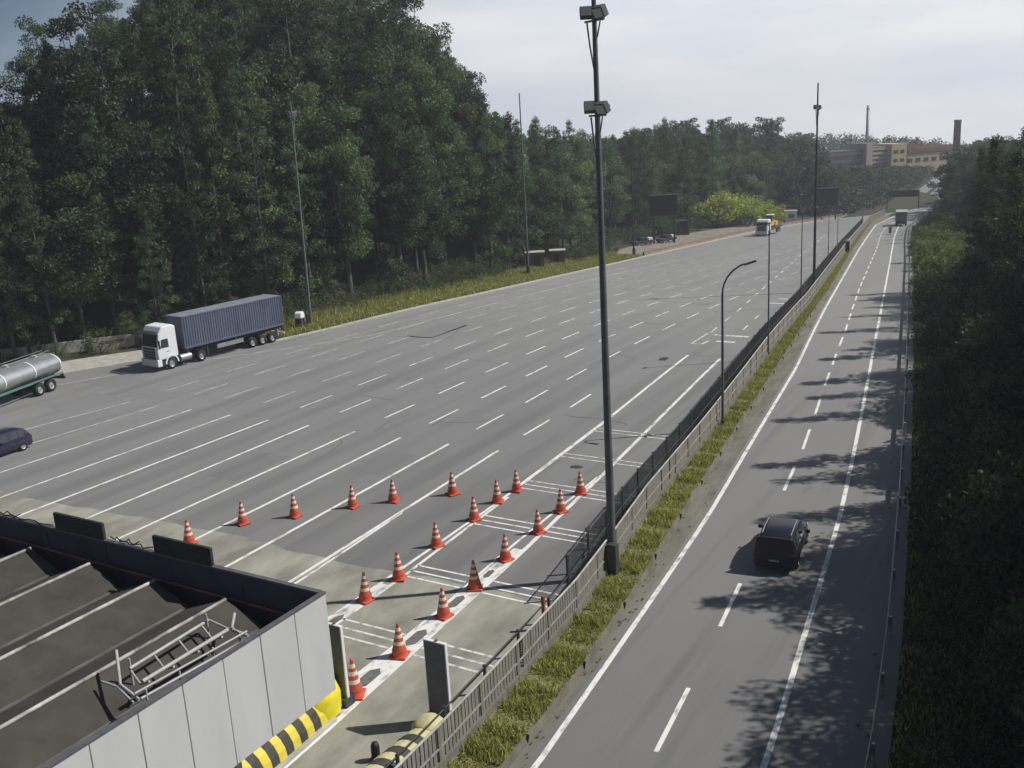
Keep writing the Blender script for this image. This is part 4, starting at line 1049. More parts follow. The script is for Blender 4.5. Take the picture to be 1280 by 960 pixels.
def skin_person(name, label, joints, edges, radii, loc, rz, m_):
    me = bpy.data.meshes.new(name); me.from_pydata(joints, edges, []); me.update()
    o = bpy.data.objects.new(name, me); COL.objects.link(o); me.materials.append(m_)
    sk = o.modifiers.new('skin', 'SKIN'); sk.use_smooth_shade = True
    if not me.skin_vertices: me.attributes.new('x', 'FLOAT', 'POINT')
    for v, r in zip(me.skin_vertices[0].data, radii): v.radius = r if isinstance(r, tuple) else (r, r)
    me.skin_vertices[0].data[0].use_root = True
    ss_ = o.modifiers.new('sub', 'SUBSURF'); ss_.levels = 1; ss_.render_levels = 1
    o.location = loc; o.rotation_euler = (0, 0, rz)
    return o
J = [(0, -.28, .95), (0, -.22, 1.15), (0, -.14, 1.38), (0, -.10, 1.52), (0, -.06, 1.66),
     (.2, -.12, 1.40), (.30, .08, 1.22), (.33, .30, 1.12), (-.2, -.12, 1.40), (-.30, .08, 1.22), (-.33, .30, 1.12),
     (.14, -.25, .90), (.20, .12, .78), (.17, .02, .38), (.17, .14, .34), (-.14, -.25, .90), (-.20, .12, .78), (-.17, .02, .38), (-.17, .14, .34)]
Ed = [(0, 1), (1, 2), (2, 3), (3, 4), (2, 5), (5, 6), (6, 7), (2, 8), (8, 9), (9, 10), (0, 11), (11, 12), (12, 13), (13, 14), (0, 15), (15, 16), (16, 17), (17, 18)]
Rd = [(.15, .12), (.15, .11), (.17, .11), .055, .09, .065, .05, .04, .065, .05, .04, .09, .07, .05, .045, .09, .07, .05, .045]
try:
    me_test = None
    pr = bpy.data.meshes.new('person'); pr.from_pydata(J, Ed, []); po = bpy.data.objects.new('person', pr); COL.objects.link(po)
    skm = po.modifiers.new('skin', 'SKIN'); skm.use_smooth_shade = True
    pr.materials.append(mat('dark_jacket', (.03, .03, .035), .8))
    for v, r in zip(pr.skin_vertices[0].data, Rd): v.radius = r if isinstance(r, tuple) else (r, r)
    pr.skin_vertices[0].data[0].use_root = True
    sm = po.modifiers.new('sub', 'SUBSURF'); sm.levels = 1; sm.render_levels = 1
except Exception as ex:
    print('skin', ex)
po.location = (-35.9, 202.0, Z(202)); po.rotation_euler = (0, 0, R(9))
tag(po, 'person in dark clothes riding the far motorcycle', 'person')
hl = MB().lathe([(.0, -.16), (.10, -.13), (.145, 0), (.12, .10), (.0, .15)], (0, -.05, 1.68), 14).build('helmet', BLACK, po)

# ------------------------------------------------------------------ roadside equipment and signs
def vms(label, x, y, wd, hb, ht, rz, legs=2):
    t = thing('message_sign', label, 'road sign', (x, y, Z(y)), rz)
    MB().box((0, 0, (hb + ht) / 2), (wd, .5, ht - hb)).build('panel', mat('sign_navy', (.02, .022, .035), .6, var=.2), t, .05)
    MB().box((0, -.27, (hb + ht) / 2), (wd - .3, .03, ht - hb - .3)).build('display', mat('display_black', (.012, .012, .02), .4), t)
    for s in ((-.38, .38) if legs == 2 else (0,)): MB().box((s * wd, .1, hb / 2), (.28, .28, hb)).build('leg', DARKST, t)
    MB().box((0, .05, ht + .06), (wd + .2, .7, .1)).build('hood', GALV, t)
    return t
vms('dark message sign on two legs at the left roadside', -71.2, 175.6, 5.0, 5.2, 8.9, R(31))
vms('dark square message sign behind the second mast', -58.7, 248.5, 4.9, 3.4, 7.5, R(25))
gs = thing('gantry_sign', 'long dark green sign across the far lanes', 'road sign', (-47.4, 283, Z(283)), R(15))
MB().box((0, 0, 4.1), (7.4, .25, 1.6)).build('panel', mat('sign_green', (.012, .055, .03), .6), gs, .03)
for s in (-1, 1): MB().cyl((s * 3.9, .2, 0), (s * 3.9, .2, 5.1), .14, n=8).build('leg', DARKST, gs)
MB().box((0, .2, 4.95), (8.0, .12, .12)).build('beam', DARKST, gs)
bo = thing('kiosk', 'small white kiosk at the far left roadside by the bright shrubs', 'kiosk', (-58.6, 231.2, Z(231)), R(20))
bo.location.x = -64.2; bo.location.y = 236
MB().box((0, 0, 1.3), (2.6, 2.2, 2.6)).build('wall', WHITE, bo, .03)
MB().box((0, 0, 2.7), (3.0, 2.6, .16)).build('roof', CONCP, bo, .02)
MB().box((.1, -1.11, 1.6), (1.4, .03, .8)).build('window', GLASS, bo)
MB().box((1.31, .2, 1.05), (.03, .8, 2.0)).build('door', DARKST, bo)
ut = thing('utility_kiosk', 'grey concrete utility kiosk in the grass behind the left mast', 'kiosk', (-71.6, 127.0, Z(127) + .1), R(31))
MB().box((0, 0, 1.25), (2.6, 2.0, 2.5)).build('wall', CONC2, ut, .03); MB().box((0, 0, 2.56), (2.9, 2.3, .14)).build('roof', CONCP, ut, .02)
MB().box((.3, -1.01, 1.05), (.9, .03, 1.9)).build('door', DARKST, ut)
ut2 = thing('utility_kiosk', 'second grey kiosk to the right of the first, half in shrubs', 'kiosk', (-71.2, 133.2, Z(134) + .1), R(31))
MB().box((0, 0, 1.15), (2.2, 2.0, 2.3)).build('wall', CONC2, ut2, .03); MB().box((0, 0, 2.36), (2.5, 2.3, .14)).build('roof', CONCP, ut2, .02)
MB().box((-.2, -1.01, 1.0), (.8, .03, 1.8)).build('door', DARKST, ut2)
ct = thing('storage_container', 'dark blue storage container at the forest edge right of the message sign', 'container', (-77.5, 196.0, Z(196)), R(31))
MB().box((0, 0, 1.75), (6.0, 2.4, 2.5)).build('shell', mat('storage_blue', (.03, .035, .06), .6, var=.2), ct, .03)
for q in range(10): MB().box((-2.6 + q * .58, -1.225, 1.75), (.22, .05, 2.2)).build('rib', mat('storage_blue', (0, 0, 0)), ct)
MB().box((0, 0, .25), (6.2, 2.6, .5)).build('footing', mat('red_earth', (.16, .08, .05), .9), ct)
# parked white pickups under the message sign
def pickup(label, x, y, rz):
    t = thing('pickup_truck', label, 'pickup', (x, y, Z(y) + .1), rz)
    MB().prism([(-2.5, .45), (2.45, .45), (2.5, .95), (1.2, 1.05), (.7, 1.68), (-.7, 1.70), (-.85, 1.08), (-2.5, 1.05)], -.88, .88, 'x').build('body', mat('grey_pickup', (.05, .052, .055), .4), t, .06); MB().box((0, -1.75, 1.25), (1.3, 1.1, .5)).build('load_box', WHITE, t, .05); t.scale = (.85, .85, .85)
    for s in (-1, 1):
        MB().add([(s * .89, 1.0, 1.1), (s * .89, -.65, 1.1), (s * .89, -.6, 1.58), (s * .89, .65, 1.58)], [(0, 1, 2, 3)]).build('side_window', GLASS, t)
        for yy in (-1.55, 1.55): wheel(t, s * .8, yy, .36, .24, STEEL, s)
    MB().add([(-.78, 1.19, 1.09), (.78, 1.19, 1.09), (.72, .74, 1.62), (-.72, .74, 1.62)], [(0, 1, 2, 3)]).build('windscreen', GLASS, t)
    MB().box((0, 2.5, .72), (1.2, .06, .28)).build('grille', BLACK, t)
    return t
pickup('dark pickup with a white load parked under the left message sign, left of the pair', -73.4, 170.5, R(150))
pickup('dark pickup with a white load parked under the left message sign, right of the pair', -71.6, 177.6, R(160))
rc_ = thing('roadside_cabinet', 'dark roadside cabinet with a pale side on the verge near the far fence', 'cabinet', (-34.6, 159.3, Z(159.3) + .3), R(10))
MB().box((0, 0, .9), (.9, .8, 1.8)).build('housing', DARKST, rc_, .03); MB().box((.1, -.41, 1.0), (.6, .03, 1.3)).build('door', BLACK, rc_)
MB().tube([(-.6, -.2, 0), (-.65, -.2, 1.0), (-.4, -.2, 1.9), (.1, -.2, 2.15), (.5, -.2, 1.95)], .06, 7).build('conduit', WHITE, rc_)
MB().box((.47, 0, 1.0), (.03, .7, 1.5)).build('side_panel', WHITE, rc_)
# low walls of the far left margin and the concrete barrier that follows the plaza
wb_ = thing('roadside_box', 'white hooded box on dark legs behind the container truck, by the pale mast', 'roadside box', (-69.6, 74.6, Z(74.6) + .1), R(20))
MB().prism([(-.55, 1.05), (.45, .95), (.5, 1.35), (.2, 1.72), (-.35, 1.62)], -.4, .4, 'x').build('hood', WHITE, wb_, .12)
for sx in (-.3, .3):
    for sy in (-.42, .36): MB().box((sx, sy, .5), (.12, .12, 1.05)).build('leg', mat('brown_leg', (.12, .06, .05), .8), wb_)
MB().box((0, -.05, .75), (.5, .6, .5)).build('body', DARKST, wb_, .03)
bar = thing('concrete_barrier', 'low brown stained concrete barrier along the far left edge of the plaza', 'barrier', (-64, 200, Z(200)))
bb_ = MB(); ysb = YS(151, 262, 4); vs = []
pr_ = [(-.28, -.05), (-.28, .12), (-.12, .35), (-.08, .75), (.08, .75), (.12, .35), (.28, .12), (.28, -.05)]
for y in ysb: vs += [(float(x_left(y)) - .7 + u + 64, y - 200, Z(y) - Z(200) + h) for u, h in pr_]
n = len(pr_); bb_.add(vs, [(k * n + i, k * n + i + 1, (k + 1) * n + i + 1, (k + 1) * n + i) for k in range(len(ysb) - 1) for i in range(n - 1)]); bb_.build('barrier_run', mat('brown_concrete', (.15, .11, .08), .9, col2=(.22, .18, .14), scale=1.0), bar)

# ------------------------------------------------------------------ vegetation
def leaf_object(name, C, size, m, rng, tone, up=0.35, aspect=.5, parent=None, droop=1.0):
    """many small folded leaf clusters: C centres (n,3), size (n,), tone (n,)"""
    n = len(C)
    d = rng.normal(size=(n, 3)); d[:, 2] *= droop; d /= np.linalg.norm(d, axis=1)[:, None]
    nn = rng.normal(size=(n, 3)); nn[:, 2] = np.abs(nn[:, 2]) + up; nn -= d * (nn * d).sum(1)[:, None]; nn /= np.linalg.norm(nn, axis=1)[:, None]
    w = np.cross(d, nn)
    s = size[:, None]
    a = C - d * s * .5; e = C + d * s * .5
    b1 = C + w * s * aspect * .5 - nn * s * .12; b2 = C - w * s * aspect * .5 - nn * s * .12
    V = np.stack([a, b1, e, b2], 1).reshape(-1, 3)
    me = bpy.data.meshes.new(name)
    me.vertices.add(4 * n); me.vertices.foreach_set('co', V.astype(np.float32).ravel())
    idx = np.arange(4 * n).reshape(n, 4)
    T = np.concatenate([idx[:, [0, 1, 2]], idx[:, [0, 2, 3]]], 1).reshape(-1)
    me.loops.add(6 * n); me.loops.foreach_set('vertex_index', T.astype(np.int32))
    me.polygons.add(2 * n); me.polygons.foreach_set('loop_start', (np.arange(2 * n) * 3).astype(np.int32))
    try: me.polygons.foreach_set('loop_total', np.full(2 * n, 3, np.int32))
    except Exception: pass
    me.update(calc_edges=True)
    at = me.attributes.new('tone', 'FLOAT', 'FACE'); at.data.foreach_set('value', np.repeat(tone, 2).astype(np.float32))
    me.materials.append(m)
    o = bpy.data.objects.new(name, me); COL.objects.link(o)
    if parent: o.parent = parent
    return o

def clump_leaves(rng, clumps, per, lsize):
    """leaves scattered in ellipsoid clumps, denser towards each clump's skin"""
    Cs, S, Tn = [], [], []
    for (c, r, fl) in clumps:
        k = max(8, int(per * r * r))
        v = rng.normal(size=(k, 3)); v /= np.linalg.norm(v, axis=1)[:, None]
        q = r * rng.uniform(.25, 1.05, k) ** .6
        p = np.array(c) + v * q[:, None] * np.array([1, 1, fl])
        Cs.append(p); S.append(lsize * rng.uniform(.6, 1.35, k)); Tn.append(np.clip(rng.uniform(.1, .8) + rng.normal(0, .18, k), 0, 1))
    return np.concatenate(Cs), np.concatenate(S), np.concatenate(Tn)

def tall_tree(seed, h, rad, lo, label, per=175, lsize=.31, m=None, bark=None, name='forest_tree', cat='tree'):
    """slender forest tree: straight trunk, short ascending limbs, clumps stacked up the stem"""
    rng = np.random.default_rng(seed); rp_ = random.Random(seed)
    t = thing(name, label, cat)
    lean = rng.normal(0, .25, 2)
    def ax(z): return np.array([lean[0] * (z / h) ** 2 * 2, lean[1] * (z / h) ** 2 * 2, z])
    tb = MB(); zz = np.linspace(-.6, h * .96, 9)
    tb.tube([tuple(ax(z)) for z in zz], [max(.03, .011 * h * (1 - z / h * .93)) for z in zz], 8)
    clumps = []
    z = h * lo
    while z < h * .99:
        f_ = (z - h * lo) / (h * (1 - lo)); rr_ = rad * (math.sin(math.pi * min(1, .22 + f_ * .80)) ** .7) * (1.0 - .25 * f_)
        for _ in range(rp_.choice([2, 2, 3, 4])):
            a = rp_.uniform(0, 6.28); q = rr_ * rp_.uniform(.25, 1.0)
            c = ax(z) + np.array([math.cos(a) * q, math.sin(a) * q, rp_.uniform(-.3, .5)])
            cr_ = rp_.uniform(.6, 1.15) * (.5 + .5 * rad / 3.2) * (1.0 - .3 * f_)
            clumps.append((c, cr_, rp_.uniform(.55, .85)))
            s = ax(z - q * .55)
            tb.tube([tuple(s), tuple((s + c) / 2 + np.array([0, 0, -.05 * q])), tuple(c)], [.05, .035, .012], 5)
        z += rp_.uniform(.5, .95)
    clumps.append((ax(h * .99), .55, 1.1))
    tb.build('trunk', bark or BARK, t, fix=False)
    C, S, Tn = clump_leaves(rng, clumps, per, lsize)
    leaf_object('crown', C, S, m or LF_TALL, rng, Tn, parent=t, aspect=.42, droop=1.7)
    return t

def broad_tree(seed, h, rad, label, lo=.25, per=70, lsize=.46, m=None, name='broadleaf_tree', nclump=46):
    """spreading tree: forking limbs and a lumpy crown of many leaf clumps"""
    rng = np.random.default_rng(seed); rp_ = random.Random(seed)
    t = thing(name, label, 'tree')
    tb = MB(); zf = h * (lo + .12)
    tb.tube([(0, 0, -.6), (.05, .03, zf * .5), (.0, .1, zf)], [.020 * h, .016 * h, .013 * h], 9)
    clumps = []
    cz = h * (lo + (1 - lo) * .52); hz = h * (1 - lo) * .50
    for i in range(nclump):
        u = rp_.uniform(-1, 1); a = rp_.uniform(0, 6.28); s = math.sqrt(max(0, 1 - u * u)); q = rp_.uniform(.45, .95)
        wob = 1 + .22 * math.sin(3 * a + seed) + .12 * math.sin(5 * a)
        c = np.array([math.cos(a) * s * rad * q * wob, math.sin(a) * s * rad * q * wob, cz + u * hz * q])
        clumps.append((c, rp_.uniform(.30, .46) * rad * .62 + .35, rp_.uniform(.55, .8)))
    for i in range(11):
        c = clumps[i * nclump // 11][0]; b0 = np.array([0, .1, zf]); mid = b0 * .5 + c * .5 + np.array([rp_.uniform(-.3, .3), rp_.uniform(-.3, .3), .25])
        tb.tube([tuple(b0), tuple(mid), tuple(c)], [.008 * h, .005 * h, .02], 6)
    tb.build('trunk', BARK, t, fix=False)
    C, S, Tn = clump_leaves(rng, clumps, per, lsize)
    leaf_object('crown', C, S, m or LF_BROAD, rng, Tn, parent=t)
    return t
def shrub(seed, h, rad, label, m=None, per=90, lsize=.24, name='shrub', n=16):
    rng = np.random.default_rng(seed); rp_ = random.Random(seed)
    t = thing(name, label, 'shrub')
    tb = MB(); clumps = []
    for i in range(n):
        a = rp_.uniform(0, 6.28); q = rad * math.sqrt(rp_.random()) * .8; z = h * rp_.uniform(.2, .85) * (1 - .4 * q / rad)
        c = np.array([math.cos(a) * q, math.sin(a) * q, z]); clumps.append((c, rp_.uniform(.3, .5) * min(rad, h) * .7 + .1, .8))
        if i < 7: tb.tube([(q * .15 * math.cos(a), q * .15 * math.sin(a), -.2), tuple(c * .6 + np.array([0, 0, .1])), tuple(c)], [.05, .03, .012], 5)
    tb.build('stems', BARK, t, fix=False)
    C, S, Tn = clump_leaves(rng, clumps, per, lsize)
    leaf_object('foliage', C, S, m or LF_SHRUB, rng, Tn, up=.6, parent=t)
    return t

LAB_L = 'tall dark tree standing in the dense forest on the left hillside'
TALL = [tall_tree(21 + i, h, r, lo, LAB_L, bark=bk) for i, (h, r, lo, bk) in enumerate([(24, 3.5, .14, BARK), (26, 3.9, .18, BARKP), (22, 3.2, .10, BARK), (25, 4.3, .22, BARKP), (20, 3.6, .08, BARK)])]
LAB_R = 'dense shaded broadleaf tree in the wood along the right shoulder'
BROAD = [broad_tree(51 + i, h, r, LAB_R, lo=lo, per=150, lsize=.28, nclump=56) for i, (h, r, lo) in enumerate([(15.5, 4.2, .10), (16.5, 4.6, .12), (14.5, 3.9, .08), (17, 4.2, .14)])]
BIGB = [broad_tree(61 + i, h, r, 'broad crowned tree standing among tall stems in the left forest', lo=.12, per=120, lsize=.34, m=LF_TALL, name='forest_tree', nclump=70) for i, (h, r) in enumerate([(21, 5.0), (24, 4.6), (18, 5.4)])]
SHRB = [shrub(81 + i, h, r, 'green shrub in the undergrowth at the foot of the left forest') for i, (h, r) in enumerate([(3.4, 2.0), (4.8, 2.2), (2.4, 1.7)])]
used = set()
def plant(protos, i, x, y, s, label=None, group=None, dz=0.0, rz=None, sz=None):
    p = protos[i % len(protos)]
    z = float(ground(x, y)) + dz
    sc = (s, s, sz or s); rz = random.uniform(0, 6.28) if rz is None else rz
    if p.name not in used:
        used.add(p.name); p.location = (x, y, z); p.rotation_euler = (0, 0, rz); p.scale = sc
        if label: p['label'] = label
        if group: p['group'] = group
        return p
    return copy_tree(p, (x, y, z), rz, sc, label=label, group=group)
def to_px(x, y, z):
    v = Vector((x, y, z - 19.0)); d = -v.dot(_b)
    if d < 1: return (-9e3, -9e3, d)
    return (640 + 1253.6 * v.dot(_r) / d, 480 - 1253.6 * v.dot(_u) / d, d)
def scatter(n, xr, yr, dmin, ok, rng, tries=40000):
    P = []; cell = {}
    for _ in range(tries):
        if len(P) >= n: break
        x, y = rng.uniform(*xr), rng.uniform(*yr)
        if not ok(x, y): continue
        k = (int(x // dmin), int(y // dmin)); good = True
        for dx in (-1, 0, 1):
            for dy in (-1, 0, 1):
                for (a, c) in cell.get((k[0] + dx, k[1] + dy), ()):
                    if (a - x) ** 2 + (c - y) ** 2 < dmin * dmin: good = False
        if good: P.append((x, y)); cell.setdefault(k, []).append((x, y))
    return P
rv = random.Random(17)
LAB_B = 'broad crowned tree standing among tall stems in the left forest'
LAB_M = 'lighter grey green tree of the forest edge past the tall grey mast'
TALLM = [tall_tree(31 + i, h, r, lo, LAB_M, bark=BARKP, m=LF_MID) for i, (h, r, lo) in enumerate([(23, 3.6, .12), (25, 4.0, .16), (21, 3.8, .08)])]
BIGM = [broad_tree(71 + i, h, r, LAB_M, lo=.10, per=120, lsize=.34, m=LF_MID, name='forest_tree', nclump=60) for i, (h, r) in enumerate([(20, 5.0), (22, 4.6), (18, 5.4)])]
_sk = np.array([(-100, 45), (0, 36), (60, 24), (130, 4), (200, -60), (500, -60), (535, -6), (552, 28), (580, 84), (610, 118), (640, 142), (700, 148), (760, 160), (800, 148), (870, 142), (960, 139), (990, 152), (1010, 166), (1400, 170)], float)
def SKYLINE(px): return float(np.interp(px, _sk[:, 0], _sk[:, 1]))
def d_left(x, y): return float(x_left(y)) - x
# left forest: rows at the edge, then up the hill behind
GL = 'trees of the dense left forest'
pts = scatter(92, (-125, -66), (30, 152), 3.4, lambda x, y: 9.5 < d_left(x, y) < 24 and -60 < to_px(x, y, 12)[0] < 1010, rv)
pts += scatter(92, (-170, -80), (30, 190), 4.6, lambda x, y: 24 < d_left(x, y) < 62 and y < 150 + .3 * d_left(x, y) and -60 < to_px(x, y, 25)[0] < 760, rv)
pts += scatter(70, (-120, -70), (150, 262), 4.6, lambda x, y: 15 < d_left(x, y) < 40 and -60 < to_px(x, y, 12)[0] < 1060, rv)
for i, (x, y) in enumerate(pts):
    s = rv.uniform(.84, 1.05) * (1.16 if d_left(x, y) > 16 and y < 140 else 1.0)
    hh_ = (21.0 if i % 5 in (1, 3) else 24.0)
    g_ = float(ground(x, y)); px_ = to_px(x, y, g_ + hh_ * s)
    while s > .45 and to_px(x, y, g_ + hh_ * s * 1.02)[1] < SKYLINE(px_[0]) + rv.uniform(0, 14): s -= .04
    if s < .5: continue
    mid = y > 132 + rv.uniform(-12, 12)
    zn = 'behind the tanker' if px_[0] < 170 else 'behind the container truck' if px_[0] < 392 else 'right of the pale mast'
    zl, zgp = ('at the forest front ' + zn, 'forest front ' + zn) if d_left(x, y) < 24 else ('high on the hillside ' + zn, 'hillside rows ' + zn)
    LAB_L = 'tall slender dark tree ' + zl; LAB_B = 'broad crowned dark tree ' + zl; GL = 'slender trees, ' + zgp; GB = 'broad trees, ' + zgp
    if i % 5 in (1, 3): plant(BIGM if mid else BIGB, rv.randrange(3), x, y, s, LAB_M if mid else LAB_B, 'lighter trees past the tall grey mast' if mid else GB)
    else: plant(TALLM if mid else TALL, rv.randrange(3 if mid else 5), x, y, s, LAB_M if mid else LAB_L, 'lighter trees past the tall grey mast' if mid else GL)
# lit trees at the far left edge, nearer than the forest wall
plant(TALLM, 2, -88.6, 52.2, .98, 'lit tree group member at the left edge, tallest of the three behind the tanker', None)
plant(TALLM, 0, -86.0, 54.2, .78, 'lit tree behind the tanker, middle of the three at the left edge', None)
plant(TALLM, 1, -83.2, 56.5, .70, 'lit tree behind the tanker, shortest of the three at the left edge', None)
plant(TALLM, 2, -78.5, 64.5, .60, 'young slender tree in front of dark forest behind the white truck cab', None)
# undergrowth along the forest foot
GS = 'shrubs at the foot of the left forest'
for i, (x, y) in enumerate(scatter(110, (-95, -70), (66, 152), 1.7, lambda x, y: 6.0 < d_left(x, y) < 10.5, rv)):
    if 117 < y < 137 and d_left(x, y) < 10: continue
    plant(SHRB, rv.randrange(3), x, y, rv.uniform(.5, 1.0), 'green shrub in the undergrowth at the foot of the left forest', GS)
for i, (x, y) in enumerate(scatter(22, (-112, -78), (38, 66), 2.4, lambda x, y: 6.5 < d_left(x, y) < 14, rv)):
    plant(SHRB, rv.randrange(3), x, y, rv.uniform(.5, 1.1), 'green shrub growing behind the low block wall on the left', 'shrubs behind the low block wall')
for i, (x, y) in enumerate(scatter(26, (-92, -72), (152, 250), 2.6, lambda x, y: 12.5 < d_left(x, y) < 16, rv)):
    plant(SHRB, rv.randrange(3), x, y, rv.uniform(.7, 1.3), 'green shrub along the dirt strip beyond the message sign', 'shrubs along the dirt strip')
# bright lime shrubs on the bank behind the far truck
LIME = [shrub(95, 5.5, 3.2, 'bright lime green shrub on the sunny bank behind the flatbed truck', LF_LIME, 60, .42, n=22)]
for i, (x, y, s) in enumerate([(-74, 222, 1.75), (-71.5, 226, 1.5), (-69.3, 230, 1.2), (-77, 219, 1.6), (-67.2, 233.5, .95), (-73.5, 231.5, 1.45), (-65.6, 237, .6), (-80, 216, 1.2)]):
    plant(LIME, 0, x, y, s, 'bright lime green shrub on the sunny bank behind the flatbed truck', 'lime shrubs on the sunny bank', sz=s * 1.1)
# right wood
GR = 'trees of the right wood'
_sr = np.array([(1080, 290), (1130, 258), (1150, 238), (1180, 218), (1210, 204), (1235, 186), (1255, 172), (1280, 166), (1320, 150)], float)
def SKY_R(px): return float(np.interp(px, _sr[:, 0], _sr[:, 1]))
def d_right(x, y): return x - float(x_rail(y))
BROAD2 = [broad_tree(251 + i, h, r, 'low dark tree at the edge of the right wood', lo=.06, per=150, lsize=.26, name='edge_tree', nclump=30) for i, (h, r) in enumerate([(6.5, 2.3), (8.0, 2.6), (5.2, 2.2)])]
NARR = [tall_tree(271 + i, h, r_, .06, 'narrow dark tree in the front row of the right wood', per=190, lsize=.27, m=LF_BROAD, name='row_tree') for i, (h, r_) in enumerate([(16.5, 2.1), (15.2, 1.9), (17, 2.3)])]
yq = 14.0
while yq < 225:
    if not 31 < yq < 43.5 and not 122 < yq < 186:
        xq = float(x_rail(yq)) + rv.uniform(6.2, 8.4); sq = rv.uniform(.86, 1.06); gq = float(ground(xq, yq))
        while yq > 55 and sq > .3 and to_px(xq, yq, gq + 16.5 * sq)[1] < SKY_R(to_px(xq, yq, gq + 15 * sq)[0]) - 4: sq -= .03
        plant(NARR, rv.randrange(3), xq, yq, sq, 'narrow dark tree in the front row of the right wood', 'front row of the right wood')
    yq += rv.choice([3.4, 4.6, 5.4, 6.4, 7.5])
ptr = scatter(66, (-6, 34), (4, 110), 3.9, lambda x, y: 11.0 < d_right(x, y) < 26, rv)
ptr += scatter(80, (-45, 40), (110, 262), 4.4, lambda x, y: 10.0 < d_right(x, y) < 32, rv)
for i, (x, y) in enumerate(ptr):
    if (32 < y < 42.5 and d_right(x, y) < 14.5) or (122 < y < 186 and d_right(x, y) < 16.5): continue
    zn = 'in the right foreground wood' if y < 62 else 'in the right wood beside the shaded road' if y < 130 else 'in the far part of the right wood'
    s = rv.uniform(.95, 1.1); g_ = float(ground(x, y)); px_ = to_px(x, y, g_ + 15 * s)
    while y > 55 and s > .3 and to_px(x, y, g_ + 16.3 * s)[1] < SKY_R(px_[0]) - 4 + rv.uniform(0, 8): s -= .03
    plant(BROAD, rv.randrange(4), x, y, s, 'dense dark broadleaf tree ' + zn, 'trees ' + zn)
SUNB = [shrub(131 + i, h, r_, 'sunlit fresh green bush beside the guardrail in the gap of the right wood', LF_SUN, 110, .3, name='edge_bush', n=20) for i, (h, r_) in enumerate([(3.6, 2.0), (5.0, 2.3)])]
for i, (x, y) in enumerate(scatter(46, (-36, -12), (108, 180), 2.2, lambda x, y: 1.9 < d_right(x, y) < 8.5, rv)):
    plant(SUNB, rv.randrange(2), x, y, rv.uniform(.6, 1.0), 'sunlit fresh green bush beside the guardrail in the gap of the right wood', 'sunlit bushes beside the guardrail')
for i, (x, y) in enumerate(scatter(70, (-42, 12), (16, 225), 2.6, lambda x, y: 4.2 < d_right(x, y) < 7.5, rv)):
    if 106 < y < 182: continue
    plant(BROAD2, rv.randrange(3), x, y, rv.uniform(.75, 1.1) * (.75 if y > 150 else 1), 'low dark tree at the edge of the right wood', 'edge trees of the right wood')
yq = 10.0
while yq < 64:
    plant(BROAD, rv.randrange(4), float(x_rail(yq)) + rv.uniform(12.0, 13.6), yq, rv.uniform(.96, 1.08), 'dense dark broadleaf tree in the right foreground wood', 'trees in the right foreground wood')
    yq += rv.uniform(2.4, 3.4)
RS = [shrub(121 + i, h, r, 'low dark bush on the shaded bank beside the right guardrail') for i, (h, r) in enumerate([(1.5, 1.5), (2.4, 1.7)])]
for i, (x, y) in enumerate(scatter(170, (-45, 12), (14, 235), 1.5, lambda x, y: 1.4 < d_right(x, y) < 4.8, rv)):
    plant(RS, rv.randrange(2), x, y, rv.uniform(.5, 1.1), 'low dark bush on the shaded bank beside the right guardrail', 'bushes beside the right guardrail')
# trees beyond the plaza, both sides of the far road
FARP = [broad_tree(141 + i, h, r, 'hazy broadleaf tree in the valley beyond the plaza', lo=.04, per=40, lsize=.68, m=LF_FAR, name='valley_tree', nclump=40) for i, (h, r) in enumerate([(17, 5.5), (21, 5.0), (14, 5.2)])]
def vis(x, y): p = to_px(x, y, 5); return 560 < p[0] < 1330
pf = scatter(150, (-175, -60), (240, 400), 5.4, lambda x, y: d_left(x, y) > (16 if y < 262 else 4) and vis(x, y), rv)
pf += scatter(80, (-45, 40), (255, 420), 6.0, lambda x, y: d_right(x, y) > 6 and vis(x, y), rv)
pf += scatter(34, (-165, -95), (180, 262), 6.0, lambda x, y: d_left(x, y) > 40 and vis(x, y), rv)
pf = pf[:300]
for i, (x, y) in enumerate(pf):
    s = rv.uniform(.75, 1.1); g_ = float(ground(x, y)); px_ = to_px(x, y, g_)
    cap_ = 205 if 1025 < px_[0] < 1180 else SKYLINE(px_[0]) + rv.uniform(0, 10)
    while s > .14 and to_px(x, y, g_ + 18 * s)[1] < cap_: s -= .03
    if s < .16: continue
    plant(FARP, rv.randrange(3), x, y, s, 'hazy broadleaf tree in the valley beyond the plaza', 'trees in the valley beyond the plaza')

# grass on the verge and on the left strip: blades, one mass each
def blades(name, xs, ys, zs, hh, m, rng, wid=.035):
    n = len(xs); a = rng.uniform(0, 6.28, n); lean = rng.normal(0, .35, (n, 2)) * hh[:, None]
    dx, dy = np.cos(a) * wid, np.sin(a) * wid
    A = np.stack([xs - dx, ys - dy, zs], 1); B = np.stack([xs + dx, ys + dy, zs], 1); Cc = np.stack([xs + lean[:, 0], ys + lean[:, 1], zs + hh], 1)
    V = np.stack([A, B, Cc], 1).reshape(-1, 3)
    me = bpy.data.meshes.new(name); me.vertices.add(3 * n); me.vertices.foreach_set('co', V.astype(np.float32).ravel())
    me.loops.add(3 * n); me.loops.foreach_set('vertex_index', np.arange(3 * n, dtype=np.int32)); me.polygons.add(n); me.polygons.foreach_set('loop_start', (np.arange(n) * 3).astype(np.int32))
    me.update(calc_edges=True)
    at = me.attributes.new('tone', 'FLOAT', 'FACE'); at.data.foreach_set('value', rng.uniform(0, 1, n).astype(np.float32))
    me.materials.append(m); o = bpy.data.objects.new(name, me); COL.objects.link(o); return tag(o, kind='stuff')
rg = np.random.default_rng(5)
n = 52000
y = 16 + (rg.random(n) ** 1.9) * 215; u = rg.random(n)
xl_, xr_ = x_fence(y) + .16, x_grass(y) + .04
